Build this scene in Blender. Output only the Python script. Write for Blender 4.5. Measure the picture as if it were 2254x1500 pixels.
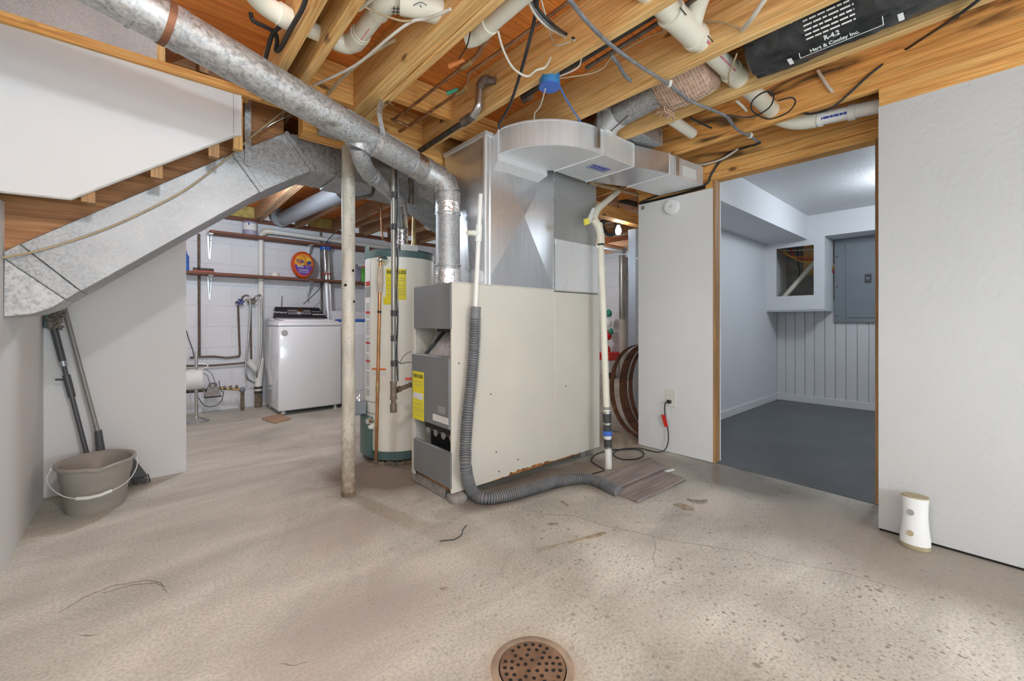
import bpy, bmesh, math, random
from mathutils import Vector, Matrix, noise
random.seed(7)
for o in list(bpy.data.objects): bpy.data.objects.remove(o)
SC = bpy.context.scene; COL = SC.collection
PI = math.pi
# ------------------------------------------------------------------ camera, light, exposure
F, CXP, HYP, CH, TH = 925.0, 1127.0, 709.0, 1.05, math.radians(41.28)
cam = bpy.data.cameras.new('camera'); co = bpy.data.objects.new('camera', cam); COL.objects.link(co)
co.location = (0, 0, CH); co.rotation_euler = (PI/2, 0, -TH)
cam.sensor_width = 36; cam.lens = F/2254*36; cam.shift_y = -(750-HYP)/2254; cam.clip_start = .02
SC.camera = co
W = bpy.data.worlds.new('world'); SC.world = W; W.use_nodes = True
W.node_tree.nodes['Background'].inputs[0].default_value = (.9, .95, 1, 1)
W.node_tree.nodes['Background'].inputs[1].default_value = .3
def lamp(name, loc, power, col, radius):
    l = bpy.data.lights.new(name, 'POINT'); l.energy = power; l.color = col; l.shadow_soft_size = radius
    o = bpy.data.objects.new(name, l); COL.objects.link(o); o.location = loc; return o
lamp('ceiling_bulb_light', (.2, .4, 2.34), 53, (.755, .895, 1), .06)
lamp('rear_fill_light', (.9, -1.7, 2.05), 34, (.755, .895, 1), .1)  # added overhead fill behind the viewpoint, no known bulb there
lamp('low_fill_light', (.9, -2.0, 1.0), 86, (.755, .895, 1), .4)  # added low fill behind the viewpoint to brighten joists and ceiling
lamp('near_fill_light', (.1, -.5, 1.35), 17, (.755, .895, 1), .25)  # added fill beside the camera to brighten water heater and partition
lamp('laundry_bulb_light', (.62, 4.15, 2.12), 46, (.76, .88, 1), .06)
lamp('side_room_light', (4.9, .35, 2.2), 31, (.82, .91, 1), .12)
lamp('storage_bulb_light', (3.82, 2.63, 2.04), 24, (.90, .96, 1), .03)
lamp('storage_far_light', (5.4, 4.6, 2.05), 26, (.90, .96, 1), .06)
vs = SC.view_settings; vs.view_transform = 'Standard'; vs.look = 'None'; vs.gamma = 1; vs.use_curve_mapping = False
vs.exposure = .12
# ------------------------------------------------------------------ photo rays onto real planes of the place
BX = (math.cos(TH), math.sin(TH)); AX = (-math.sin(TH), math.cos(TH))
def ray(u, v):
    c = (u-CXP)/F; return Vector((c*BX[0]+BX[1], c*AX[0]+AX[1], (HYP-v)/F))
C0 = Vector((0, 0, CH))
def FZ(u, v, z=0.0): r = ray(u, v); return C0+r*((z-CH)/r.z)
def FX(u, v, x): r = ray(u, v); return C0+r*(x/r.x)
def FY(u, v, y): r = ray(u, v); return C0+r*(y/r.y)
def DP(u, v, d): return C0+ray(u, v)*d
def PZ(l, z): return [FZ(u, v, z) for u, v in l]
def PY(l, y): return [FY(u, v, y) for u, v in l]
def PX(l, x): return [FX(u, v, x) for u, v in l]
# ------------------------------------------------------------------ materials
MATS = {}
def nt(name):
    m = bpy.data.materials.new(name); m.use_nodes = True; n = m.node_tree
    return m, n, n.nodes['Principled BSDF']
def ramp(n, src, stops):
    r = n.nodes.new('ShaderNodeValToRGB'); e = r.color_ramp.elements
    while len(e) < len(stops): e.new(.5)
    for i, (p, c) in enumerate(stops):
        e[i].position = p; e[i].color = (c[0], c[1], c[2], 1) if hasattr(c, '__len__') else (c, c, c, 1)
    n.links.new(src, r.inputs[0]); return r
def coords(n, scale=(1, 1, 1), kind='Object'):
    t = n.nodes.new('ShaderNodeTexCoord'); m = n.nodes.new('ShaderNodeMapping')
    m.inputs['Scale'].default_value = scale; n.links.new(t.outputs[kind], m.inputs[0]); return m.outputs[0]
def noi(n, vec, scale, detail=4, dist=0, rough=.5):
    t = n.nodes.new('ShaderNodeTexNoise'); t.inputs['Scale'].default_value = scale
    t.inputs['Detail'].default_value = detail; t.inputs['Distortion'].default_value = dist
    t.inputs['Roughness'].default_value = rough
    n.links.new(vec, t.inputs['Vector']); return t.outputs['Fac']
def vor(n, vec, scale, feat='F1', out='Distance'):
    t = n.nodes.new('ShaderNodeTexVoronoi'); t.feature = feat; t.inputs['Scale'].default_value = scale
    n.links.new(vec, t.inputs['Vector']); return t.outputs[out]
def mixc(n, fac, a, b, mode='MIX'):
    m = n.nodes.new('ShaderNodeMix'); m.data_type = 'RGBA'; m.blend_type = mode
    for s, v in ((0, fac), (6, a), (7, b)):
        if hasattr(v, 'is_linked') or isinstance(v, bpy.types.NodeSocket): n.links.new(v, m.inputs[s])
        elif s == 0: m.inputs[0].default_value = v
        else: m.inputs[s].default_value = (v[0], v[1], v[2], 1)
    return m.outputs[2]
def bump(n, b, h, strength, dist=.01):
    t = n.nodes.new('ShaderNodeBump'); t.inputs['Strength'].default_value = strength; t.inputs['Distance'].default_value = dist
    n.links.new(h, t.inputs['Height']); n.links.new(t.outputs[0], b.inputs['Normal'])
def mat(name, c, rough=.5, metal=0, var=.1, scale=6, bmp=0, bscale=80, stretch=(1, 1, 1), spec=None, c2=None, emit=0, coat=0, lo=.35, hi=.68):
    if name in MATS: return MATS[name]
    m, n, b = nt(name); vec = coords(n, stretch)
    c2 = c2 or tuple(x*(1-var) for x in c)
    r = ramp(n, noi(n, vec, scale, 5), [(lo, c2), (hi, c)])
    n.links.new(r.outputs[0], b.inputs['Base Color'])
    b.inputs['Roughness'].default_value = rough; b.inputs['Metallic'].default_value = metal
    if spec is not None: b.inputs['Specular IOR Level'].default_value = spec
    if coat: b.inputs['Coat Weight'].default_value = coat
    if bmp: bump(n, b, noi(n, vec, bscale, 4), bmp)
    if emit: b.inputs['Emission Color'].default_value = (*c, 1); b.inputs['Emission Strength'].default_value = emit
    MATS[name] = m; return m
def wood(name, ca, cb, cc, axis, rough=.65, knots=True):
    m, n, b = nt(name); s = [22, 22, 22]; s[axis] = 1.1
    vec = coords(n, s)
    g = noi(n, vec, 1.6, 8, 1.2, .6)
    r = ramp(n, g, [(.3, cc), (.47, cb), (.62, ca)])
    s2 = [90, 90, 90]; s2[axis] = 2.5
    f = ramp(n, noi(n, coords(n, s2), 1.5, 3), [(.35, .78), (.65, 1.08)])
    col = mixc(n, 1.0, r.outputs[0], f.outputs[0], 'MULTIPLY')
    big = ramp(n, noi(n, coords(n), 1.1, 2), [(.3, .8), (.7, 1.1)])
    col = mixc(n, 1.0, col, big.outputs[0], 'MULTIPLY')
    if knots:
        sk = [7, 7, 7]; sk[axis] = 3.2
        kd = vor(n, coords(n, sk), 1.0)
        kr = ramp(n, kd, [(.06, 1), (.13, 0)])
        col = mixc(n, kr.outputs[0], col, tuple(x*.35 for x in cc))
    n.links.new(col, b.inputs['Base Color']); b.inputs['Roughness'].default_value = rough
    bump(n, b, g, .25, .004); MATS[name] = m; return m
def galv(name, lo, hi, scale=70, rough=.42, metal=.85, dirt=0):
    m, n, b = nt(name); vec = coords(n)
    v = vor(n, vec, scale, 'F1', 'Color'); bw = n.nodes.new('ShaderNodeRGBToBW'); n.links.new(v, bw.inputs[0])
    nn = noi(n, vec, scale*.6, 6, .8)
    mx = n.nodes.new('ShaderNodeMath'); mx.operation = 'MULTIPLY_ADD'; n.links.new(bw.outputs[0], mx.inputs[0]); mx.inputs[1].default_value = .45
    n.links.new(nn, mx.inputs[2])
    r = ramp(n, mx.outputs[0], [(.5, lo), (.88, hi)])
    col = r.outputs[0]
    st = ramp(n, noi(n, vec, 2.2, 5, .5), [(.35, .82), (.6, 1.0)])
    col = mixc(n, 1.0, col, st.outputs[0], 'MULTIPLY')
    if dirt:
        d = ramp(n, noi(n, vec, 3.1, 6, 1.5), [(.58, 0), (.72, dirt)])
        col = mixc(n, d.outputs[0], col, (.16, .12, .07))
    n.links.new(col, b.inputs['Base Color']); b.inputs['Metallic'].default_value = metal
    rr = ramp(n, mx.outputs[0], [(.4, rough-.08), (.9, rough+.12)]); n.links.new(rr.outputs[0], b.inputs['Roughness'])
    MATS[name] = m; return m
JO = ((.90, .60, .26), (.82, .49, .18), (.62, .32, .095))
OW = ((.92, .54, .18), (.84, .42, .115), (.60, .25, .06))
wood('edge_stud', (.50, .29, .13), (.42, .225, .09), (.28, .135, .05), 2); wood('orange_joist', *OW, 1); wood('orange_plate', *OW, 0)
wood('joist_wood', *JO, 1); wood('plate_wood', *JO, 0); wood('stud_wood', *JO, 2)
DK = ((.55, .27, .11), (.43, .195, .075), (.27, .11, .04))
wood('stringer_wood', *DK, 0); wood('old_stud', *DK, 2); wood('old_joist', (.55, .34, .19), (.45, .26, .14), (.3, .16, .08), 1)
wood('ply', (.88, .32, .062), (.78, .245, .044), (.56, .15, .028), 0, .6)
wood('shelf_wood', (.26, .1, .05), (.2, .07, .035), (.11, .04, .02), 0)
wood('cover_board', (.33, .28, .26), (.26, .215, .20), (.18, .145, .135), 0, .7, False)
wood('offcut_wood', (.52, .34, .22), (.45, .28, .18), (.33, .2, .12), 0, .7, False)
def stained():
    m = MATS['orange_joist'].copy(); m.name = 'stained_joist'; n = m.node_tree; b = n.nodes['Principled BSDF']
    old = b.inputs['Base Color'].links[0].from_socket
    d = ramp(n, noi(n, coords(n, (6, .9, 5)), 1.5, 7, 1.6), [(.52, 0), (.68, .92)])
    n.links.new(mixc(n, d.outputs[0], old, (.025, .018, .012)), b.inputs['Base Color']); MATS['stained_joist'] = m
stained()
galv('galv', (.33, .34, .345), (.54, .55, .55), 120, .48, .6); galv('galv_dark', (.34, .35, .35), (.58, .59, .59), 90, .5, .75)
galv('galv_dirty', (.38, .385, .385), (.64, .64, .63), 85, .46, .7, .5); galv('galv_fine', (.46, .47, .47), (.62, .63, .62), 300, .5, .75)
def sheetmetal(name, lo, hi, rough, metal):
    m, n, b = nt(name); v = noi(n, coords(n, (40, 40, 1.5)), 1.4, 5, .4)
    r = ramp(n, v, [(.3, lo), (.7, hi)]); n.links.new(r.outputs[0], b.inputs['Base Color'])
    rr = ramp(n, noi(n, coords(n), 1.5, 1), [(.2, rough-.03), (.8, rough+.05)]); n.links.new(rr.outputs[0], b.inputs['Roughness'])
    b.inputs['Metallic'].default_value = metal; MATS[name] = m
sheetmetal('sheet', (.72, .74, .76), (.80, .81, .83), .28, .85); sheetmetal('sheet_dull', (.82, .83, .84), (.90, .91, .92), .38, .55)
mat('foil', (.85, .85, .86), .22, 1, .25, 30, .6, 45)
mat('drywall', (.755, .755, .75), .85, 0, .035, 2, .12, 90); mat('plaster_dimmed', (.55, .548, .54), .85, 0, .05, 1.5, .3, 45); mat('drywall_cool', (.78, .79, .81), .85, 0, .03, 2, .05, 120)  # right wall plaster: same white paint, colour darkened to offset strong lamp light
mat('texture_ceiling', (.80, .80, .81), .45, 0, .03, 3, .8, 130)
mat('drywall_edge', (.62, .60, .55), .9, 0, .3, 20)
mat('block_paint', (.80, .82, .86), .6, 0, .06, 3, .2, 60); mat('mortar', (.74, .76, .80), .8, 0, .1, 8)
mat('raw_block', (.42, .40, .37), .9, 0, .3, 9, .3, 60)
mat('bead_paint', (.77, .77, .77), .5, 0, .04, 3); mat('trim_paint', (.82, .82, .82), .4, 0, .03, 3)
mat('grey_floor', (.125, .13, .14), .42, 0, .25, 2.4, .06, 40)
mat('furnace_beige', (.655, .625, .545), .45, 0, .06, 3, .03, 60); mat('furnace_grey', (.235, .245, .25), .42, .3, .08, 3)
mat('rust', (.42, .17, .05), .85, 0, .6, 14, .4, 60); mat('black_iron', (.10, .09, .08), .55, .6, .5, 20, .2, 60)
mat('old_iron', (.25, .20, .16), .6, .5, .5, 18, .3, 60); mat('burner_black', (.03, .03, .03), .7, .2, .4, 20)
mat('burner_grey', (.42, .40, .38), .8, .2, .35, 25, .4, 60)
mat('heater_cream', (.90, .885, .79), .38, 0, .05, 2); mat('heater_green', (.10, .17, .165), .4, 0, .12, 4)
mat('label_white', (.80, .80, .77), .6, 0, .05, 8); mat('label_yellow', (.86, .74, .03), .55, 0, .08, 7)
mat('ink', (.03, .03, .03), .7); mat('ink_red', (.55, .04, .03), .7); mat('ink_blue', (.03, .06, .35), .7); mat('ink_grey', (.32, .32, .32), .7)
mat('ink_orange', (.8, .2, .03), .7); mat('ink_pink', (.75, .2, .28), .7)
mat('pvc', (.83, .79, .66), .38, 0, .08, 4); mat('pvc_white', (.84, .83, .78), .38, 0, .06, 4); mat('pvc_brown', (.60, .43, .22), .5, 0, .5, 14)
mat('copper', (.55, .30, .16), .42, .75, .45, 18); mat('copper_new', (.72, .36, .16), .3, .85, .3, 10); mat('brass', (.68, .50, .24), .35, .85, .3, 20)
mat('post_paint', (.62, .60, .51), .5, 0, .3, 9, .15, 60, (1, 1, .3)); mat('post_rust', (.26, .19, .13), .85, 0, .5, 22, .4, 70)
mat('steel', (.55, .55, .55), .3, .95, .2, 10); mat('chrome', (.75, .75, .76), .12, 1, .1, 5); mat('column_steel', (.42, .41, .37), .4, .6, .45, 9, .1, 50, (1, 1, .25))
mat('corrugate', (.20, .205, .21), .5, 0, .3, 14); mat('rubber', (.06, .06, .06), .6, 0, .3, 20)
mat('black_plastic', (.02, .02, .022), .35, 0, .3, 10); mat('flex_black', (.035, .036, .038), .3, 0, .4, 8, .7, 22, (1, 1, 1))
mat('cable_black', (.03, .03, .03), .5, 0, .3, 20); mat('cable_grey', (.25, .255, .27), .6, 0, .35, 25); mat('cable_white', (.74, .70, .62), .5, 0, .12, 20)
mat('cable_tan', (.52, .40, .24), .6, 0, .2, 20); mat('cable_blue', (.08, .22, .65), .5, 0, .1, 20); mat('cable_yellow', (.75, .55, .08), .5, 0, .1, 20); mat('cable_orange', (.65, .22, .05), .5, 0, .1, 20)
mat('box_blue', (.05, .24, .55), .45, 0, .15, 10); mat('blue_plastic', (.05, .16, .62), .4, 0, .1, 8)
mat('washer_white', (.84, .86, .89), .16, 0, .02, 2, coat=.4); mat('console_dark', (.035, .033, .045), .2, 0, .1, 5)
mat('red_plastic', (.62, .05, .02), .35, 0, .1, 6); mat('tide_orange', (.78, .10, .02), .32, 0, .1, 6); mat('tide_purple', (.16, .06, .42), .4, 0, .2, 6); mat('tide_yellow', (.95, .62, .06), .4, 0, .1, 6); mat('tide_mid', (.85, .30, .03), .4, 0, .2, 9)
mat('green_plastic', (.12, .48, .05), .4, 0, .1, 6); mat('lilac', (.42, .40, .55), .5, 0, .3, 8)
mat('bucket_grey', (.36, .338, .30), .42, 0, .04, 4); mat('bucket_white', (.78, .78, .76), .4)
mat('broom_grey', (.27, .265, .25), .4, .2, .08, 5); mat('mop_grey', (.085, .087, .095), .4, .1, .1, 6); mat('chenille', (.28, .24, .20), .95, 0, .4, 30); mat('bristle', (.06, .06, .06), .8)
mat('panel_grey', (.245, .275, .305), .5, .2, .05, 3); mat('plate_ivory', (.78, .75, .66), .4); mat('tag_red', (.75, .03, .02), .5, 0, .2, 9)
mat('device_white', (.86, .86, .85), .25, 0, .02, 3); mat('device_tan', (.43, .37, .23), .45, 0, .06, 5)
mat('drain_rust', (.27, .165, .10), .7, .3, .45, 16, .3, 60); mat('drain_ring', (.37, .29, .21), .85, 0, .35, 14, .3, 60); mat('hole_black', (.012, .009, .007), .9)
mat('brick', (.36, .33, .30), .9, 0, .35, 18, .5, 70); mat('twig', (.42, .35, .26), .9, 0, .4, 25)
mat('dull_copper', (.20, .14, .10), .5, .4, .5, 18); mat('bracket_grey', (.66, .68, .70), .35, .5, .1, 8)
mat('pink_wool', (.66, .42, .31), .95, 0, .3, 30, .9, 50); mat('string', (.85, .72, .58), .8); mat('cloth', (.66, .54, .42), .9, 0, .2, 20, .4, 50)
mat('hoop_rust', (.30, .13, .065), .6, .2, .6, 12, .2, 50); mat('steel_blue', (.46, .49, .53), .4, .7, .1, 5)
mat('bulb_glow', (1, 1, 1), .3, emit=30); mat('yellow_tag', (.85, .75, .1), .5); mat('green_paint', (.03, .28, .18), .4)
mat('orange_handle', (.75, .25, .08), .5); mat('crack', (.27, .245, .215), .95, 0, .3, 40); mat('scuff', (.36, .31, .255), .95, 0, .4, 30); mat('paper', (.85, .85, .84), .8)
mat('wallhole_dark', (.10, .085, .07), .9, 0, .4, 5); mat('batt_yellow', (.62, .50, .16), .95, 0, .4, 20, .5, 50)
def concrete():
    m, n, b = nt('concrete'); gn = n.nodes.new('ShaderNodeNewGeometry'); vec = gn.outputs['Position']
    big = noi(n, vec, .75, 6, .9, .62)
    c = ramp(n, big, [(.30, (.355, .345, .295)), (.46, (.515, .508, .45)), (.62, (.665, .66, .59))]).outputs[0]
    streak = ramp(n, noi(n, coords(n, (.5, 2.2, 1)), 1.7, 6, 1.0), [(.35, .86), (.65, 1.08)]).outputs[0]
    c = mixc(n, 1.0, c, streak, 'MULTIPLY')
    fine = ramp(n, noi(n, vec, 95, 4), [(.34, .80), (.6, 1.06)]).outputs[0]
    c = mixc(n, 1.0, c, fine, 'MULTIPLY')
    sep = n.nodes.new('ShaderNodeSeparateXYZ'); n.links.new(vec, sep.inputs[0])
    # exposed aggregate pits on the worn side of the floor
    wob = n.nodes.new('ShaderNodeTexNoise'); wob.inputs['Scale'].default_value = 55; n.links.new(vec, wob.inputs['Vector'])
    wv = n.nodes.new('ShaderNodeVectorMath'); wv.operation = 'MULTIPLY_ADD'; n.links.new(wob.outputs['Color'], wv.inputs[0]); wv.inputs[1].default_value = (.014, .014, 0); n.links.new(vec, wv.inputs[2])
    def spots(scale, size, power, soft):
        t = n.nodes.new('ShaderNodeTexVoronoi'); t.inputs['Scale'].default_value = scale; n.links.new(wv.outputs[0], t.inputs['Vector'])
        sc = n.nodes.new('ShaderNodeSeparateColor'); n.links.new(t.outputs['Color'], sc.inputs[0])
        p = n.nodes.new('ShaderNodeMath'); p.operation = 'POWER'; n.links.new(sc.outputs[0], p.inputs[0]); p.inputs[1].default_value = power
        a = n.nodes.new('ShaderNodeMath'); a.operation = 'MULTIPLY'; n.links.new(p.outputs[0], a.inputs[0]); a.inputs[1].default_value = size
        d = n.nodes.new('ShaderNodeMath'); d.operation = 'SUBTRACT'; n.links.new(a.outputs[0], d.inputs[0]); n.links.new(t.outputs['Distance'], d.inputs[1])
        mr = n.nodes.new('ShaderNodeMapRange'); n.links.new(d.outputs[0], mr.inputs[0]); mr.inputs[1].default_value = 0; mr.inputs[2].default_value = soft; return mr.outputs[0]
    agm = mixc(n, 1.0, mixc(n, 1.0, spots(24, .30, 4, .08), spots(48, .42, 2.5, .1), 'LIGHTEN'), spots(110, .5, 2, .15), 'LIGHTEN')
    pick = ramp(n, noi(n, vec, 2.2, 5, .4), [(.30, .25), (.52, 1)]).outputs[0]
    side = n.nodes.new('ShaderNodeMapRange'); n.links.new(sep.outputs[0], side.inputs[0]); side.inputs[1].default_value = .3; side.inputs[2].default_value = 1.5; side.inputs[3].default_value = .12; side.inputs[4].default_value = .85
    k = mixc(n, 1.0, mixc(n, 1.0, agm, pick, 'MULTIPLY'), side.outputs[0], 'MULTIPLY')
    c = mixc(n, k, c, (.23, .205, .165))
    def blob(cx, cy, sx, sy, col, amt, rot=0, inner=.35, outer=1.0, ns=2.5, na=.5):
        nonlocal c
        mp = n.nodes.new('ShaderNodeMapping'); mp.vector_type = 'TEXTURE'
        mp.inputs['Location'].default_value = (cx, cy, 0); mp.inputs['Rotation'].default_value = (0, 0, rot); mp.inputs['Scale'].default_value = (sx, sy, 1)
        n.links.new(vec, mp.inputs[0])
        s = n.nodes.new('ShaderNodeSeparateXYZ'); n.links.new(mp.outputs[0], s.inputs[0])
        l = n.nodes.new('ShaderNodeVectorMath'); l.operation = 'LENGTH'
        cb = n.nodes.new('ShaderNodeCombineXYZ'); n.links.new(s.outputs[0], cb.inputs[0]); n.links.new(s.outputs[1], cb.inputs[1]); n.links.new(cb.outputs[0], l.inputs[0])
        a = n.nodes.new('ShaderNodeMath'); a.operation = 'MULTIPLY_ADD'; n.links.new(noi(n, vec, ns, 6, .6), a.inputs[0]); a.inputs[1].default_value = na; n.links.new(l.outputs[1], a.inputs[2])
        f = ramp(n, a.outputs[0], [(inner, amt), (min(outer, 1), 0)]).outputs[0]
        c = mixc(n, f, c, col); return f
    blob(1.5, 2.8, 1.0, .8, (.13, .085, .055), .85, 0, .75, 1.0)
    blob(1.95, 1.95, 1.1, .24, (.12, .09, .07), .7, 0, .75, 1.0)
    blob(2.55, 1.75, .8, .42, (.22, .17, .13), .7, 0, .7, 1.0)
    wet = blob(2.98, 1.14, .52, .86, (.17, .15, .125), .85, -.1, .62, .95, 3.4, .6)
    blob(3.25, 2.25, .6, .7, (.30, .20, .09), .6, 0, .6, 1.0)
    blob(2.5, 1.05, .35, .25, (.62, .58, .51), .6, 0, .5, 1.0)
    blob(.889, .918, .21, .21, (.36, .27, .18), .8, 0, .6, 1.0, 9, .3)
    blob(2.6, .25, .75, 1.1, (.30, .27, .225), .8, 0, .6, 1.0)
    blob(.55, 1.45, .65, .45, (.36, .33, .295), .6, .5, .5, 1.0)
    blob(.3, 1.1, .5, .4, (.36, .33, .295), .5, .4, .5, 1.0)
    blob(.8, 2.15, .55, .4, (.37, .33, .285), .55, .2, .55, 1.0)
    n.links.new(c, b.inputs['Base Color'])
    rg = n.nodes.new('ShaderNodeMapRange'); n.links.new(wet, rg.inputs[0]); rg.inputs[3].default_value = .62; rg.inputs[4].default_value = .2
    n.links.new(rg.outputs[0], b.inputs['Roughness']); bump(n, b, noi(n, vec, 60, 5), .12, .006); MATS['concrete'] = m
def postmat():
    m, n, b = nt('post'); vec = coords(n); sp = n.nodes.new('ShaderNodeSeparateXYZ'); n.links.new(vec, sp.inputs[0])
    base = ramp(n, noi(n, coords(n, (1, 1, .35)), 14, 6), [(.3, (.38, .355, .29)), (.6, (.62, .60, .52))]).outputs[0]
    sp1 = ramp(n, noi(n, vec, 90, 3), [(.62, 0), (.70, .8)]).outputs[0]; base = mixc(n, sp1, base, (.24, .19, .14))
    a = n.nodes.new('ShaderNodeMath'); a.operation = 'MULTIPLY_ADD'; n.links.new(noi(n, vec, 26, 6), a.inputs[0]); a.inputs[1].default_value = .9; n.links.new(sp.outputs[2], a.inputs[2])
    f = ramp(n, a.outputs[0], [(.45, .92), (.85, 0)]).outputs[0]
    n.links.new(mixc(n, f, base, (.24, .17, .11)), b.inputs['Base Color']); b.inputs['Roughness'].default_value = .5; bump(n, b, noi(n, vec, 60, 4), .2, .004); MATS['post'] = m
postmat()
concrete()
# ------------------------------------------------------------------ mesh building
LOC = {}
def cr(pts, k=6):
    P = [Vector(p) for p in pts]; out = []
    for i in range(len(P)-1):
        a, b, c, d = P[max(i-1, 0)], P[i], P[i+1], P[min(i+2, len(P)-1)]
        for j in range(k):
            t = j/k
            out.append(.5*((2*b)+(c-a)*t+(2*a-5*b+4*c-d)*t*t+(3*b-a-3*c+d)*t*t*t))
    out.append(P[-1]); return out
class MB:
    def __init__(s): s.v = []; s.f = []
    def poly(s, pts): i = len(s.v); s.v += [Vector(p) for p in pts]; s.f.append(list(range(i, i+len(pts)))); return s
    def box(s, a, b):
        x0, y0, z0 = a; x1, y1, z1 = b; i = len(s.v)
        s.v += [Vector(p) for p in ((x0, y0, z0), (x1, y0, z0), (x1, y1, z0), (x0, y1, z0), (x0, y0, z1), (x1, y0, z1), (x1, y1, z1), (x0, y1, z1))]
        s.f += [[i+k for k in q] for q in ((0, 3, 2, 1), (4, 5, 6, 7), (0, 1, 5, 4), (1, 2, 6, 5), (2, 3, 7, 6), (3, 0, 4, 7))]; return s
    def obox(s, c, ex, ey, ez):
        c, ex, ey, ez = Vector(c), Vector(ex), Vector(ey), Vector(ez)
        return s.prism([c-ex-ey-ez, c+ex-ey-ez, c+ex+ey-ez, c-ex+ey-ez], ez*2)
    def prism(s, poly, vec):
        n = len(poly); i = len(s.v); vec = Vector(vec); P = [Vector(p) for p in poly]
        s.v += P+[p+vec for p in P]
        s.f += [list(range(i, i+n))[::-1], list(range(i+n, i+2*n))]
        s.f += [[i+k, i+(k+1) % n, i+n+(k+1) % n, i+n+k] for k in range(n)]; return s
    def loft(s, rings, caps=True, closed=True):
        n = len(rings[0]); i = len(s.v)
        for r in rings: s.v += [Vector(p) for p in r]
        for a in range(len(rings)-1):
            for k in range(n if closed else n-1):
                s.f.append([i+a*n+k, i+a*n+(k+1) % n, i+(a+1)*n+(k+1) % n, i+(a+1)*n+k])
        if caps: s.f += [list(range(i, i+n))[::-1], list(range(i+(len(rings)-1)*n, i+len(rings)*n))]
        return s
    def tube(s, pts, r, n=12, caps=True):
        P = [Vector(p) for p in pts]; Q = [P[0]]
        rs = list(r) if hasattr(r, '__len__') else [r]*len(P); R = [rs[0]]
        for p, q in zip(P[1:], rs[1:]):
            if (p-Q[-1]).length > 1e-6 or abs(q-R[-1]) > 1e-6: Q.append(p); R.append(q)
        P, rs = Q, R
        T = []
        for i in range(len(P)):
            t = Vector((0, 0, 0))
            if i: t += (P[i]-P[i-1]).normalized()
            if i < len(P)-1: t += (P[i+1]-P[i]).normalized()
            if t.length < 1e-6: t = T[-1] if T else Vector((0, 0, 1))
            T.append(t.normalized())
        up = Vector((0, 0, 1)) if abs(T[0].z) < .9 else Vector((1, 0, 0))
        nv = (up-T[0]*up.dot(T[0])).normalized(); rings = []
        for i in range(len(P)):
            nv = (nv-T[i]*nv.dot(T[i])).normalized(); bv = T[i].cross(nv); m = 1.0
            if 0 < i < len(P)-1:
                d = (P[i]-P[i-1]); e = (P[i+1]-P[i])
                if d.length > 1e-6 and e.length > 1e-6: m = min(1/max(.5, math.sqrt(max(.25, (1+d.normalized().dot(e.normalized()))/2))), 1.4)
            rings.append([P[i]+(nv*math.cos(2*PI*k/n)+bv*math.sin(2*PI*k/n))*rs[i]*(m if m < 1.05 else m) for k in range(n)])
        return s.loft(rings, caps)
    def ribbon(s, pts, width, nrm, thick=.001):
        P = [Vector(p) for p in pts]; nrm = Vector(nrm); rings = []
        for i in range(len(P)):
            t = (P[min(i+1, len(P)-1)]-P[max(i-1, 0)]).normalized()
            sd = t.cross(nrm).normalized(); w = width[i] if hasattr(width, '__len__') else width
            rings.append([P[i]-sd*w/2, P[i]+sd*w/2, P[i]+sd*w/2+nrm*thick, P[i]-sd*w/2+nrm*thick])
        return s.loft(rings)
    def lathe(s, c, prof, n=32, axis=(0, 0, 1), ax2=None, sx=1, sy=1):
        c = Vector(c); a = Vector(axis).normalized()
        u = Vector(ax2).normalized() if ax2 else (Vector((1, 0, 0)) if abs(a.x) < .9 else Vector((0, 1, 0)))
        u = (u-a*u.dot(a)).normalized(); w = a.cross(u)
        return s.loft([[c+a*h+(u*math.cos(2*PI*k/n)*sx+w*math.sin(2*PI*k/n)*sy)*max(r, 1e-4) for k in range(n)] for r, h in prof])
    def cyl(s, a, b, r, n=16): return s.tube([a, b], r, n)
    def ball(s, c, r, n=12):
        return s.lathe(c, [(r*math.sin(PI*i/8), -r*math.cos(PI*i/8)) for i in range(9)], n)
    def cylpatch(s, c, r, a0, a1, z0, z1, n=10, t=.0015):
        rings = []
        for i in range(n+1):
            a = a0+(a1-a0)*i/n; d = Vector((math.cos(a), math.sin(a), 0)); p = Vector((c[0], c[1], 0))
            rings.append([p+d*r+Vector((0, 0, z0)), p+d*(r+t)+Vector((0, 0, z0)), p+d*(r+t)+Vector((0, 0, z1)), p+d*r+Vector((0, 0, z1))])
        return s.loft(rings)
    def build(s, name, m, parent=None, smooth=False, bevel=0, seg=1):
        me = bpy.data.meshes.new(name)
        if parent is not None: off = LOC[parent.name]
        else:
            xs = [min(p[i] for p in s.v) for i in range(3)]; xe = [max(p[i] for p in s.v) for i in range(3)]
            off = Vector(((xs[0]+xe[0])/2, (xs[1]+xe[1])/2, xs[2]))
        me.from_pydata([p-off for p in s.v], [], s.f)
        bm = bmesh.new(); bm.from_mesh(me); bmesh.ops.recalc_face_normals(bm, faces=bm.faces)
        if bevel:
            ed = [e for e in bm.edges if len(e.link_faces) == 2 and e.calc_face_angle(0) > .6]
            bmesh.ops.bevel(bm, geom=ed, offset=bevel, segments=seg, affect='EDGES', profile=.5, clamp_overlap=True)
        bm.to_mesh(me); bm.free()
        if smooth or (bevel and seg > 1):
            me.polygons.foreach_set('use_smooth', [True]*len(me.polygons)); me.set_sharp_from_angle(angle=math.radians(38))
        me.materials.append(MATS[m] if isinstance(m, str) else m)
        o = bpy.data.objects.new(name, me); COL.objects.link(o); LOC[o.name] = off
        if parent is not None: o.parent = parent
        else: o.location = off
        return o
def tag(o, label=None, cat=None, group=None, kind=None):
    if label: o['label'] = label
    if cat: o['category'] = cat
    if group: o['group'] = group
    if kind: o['kind'] = kind
    return o
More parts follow.
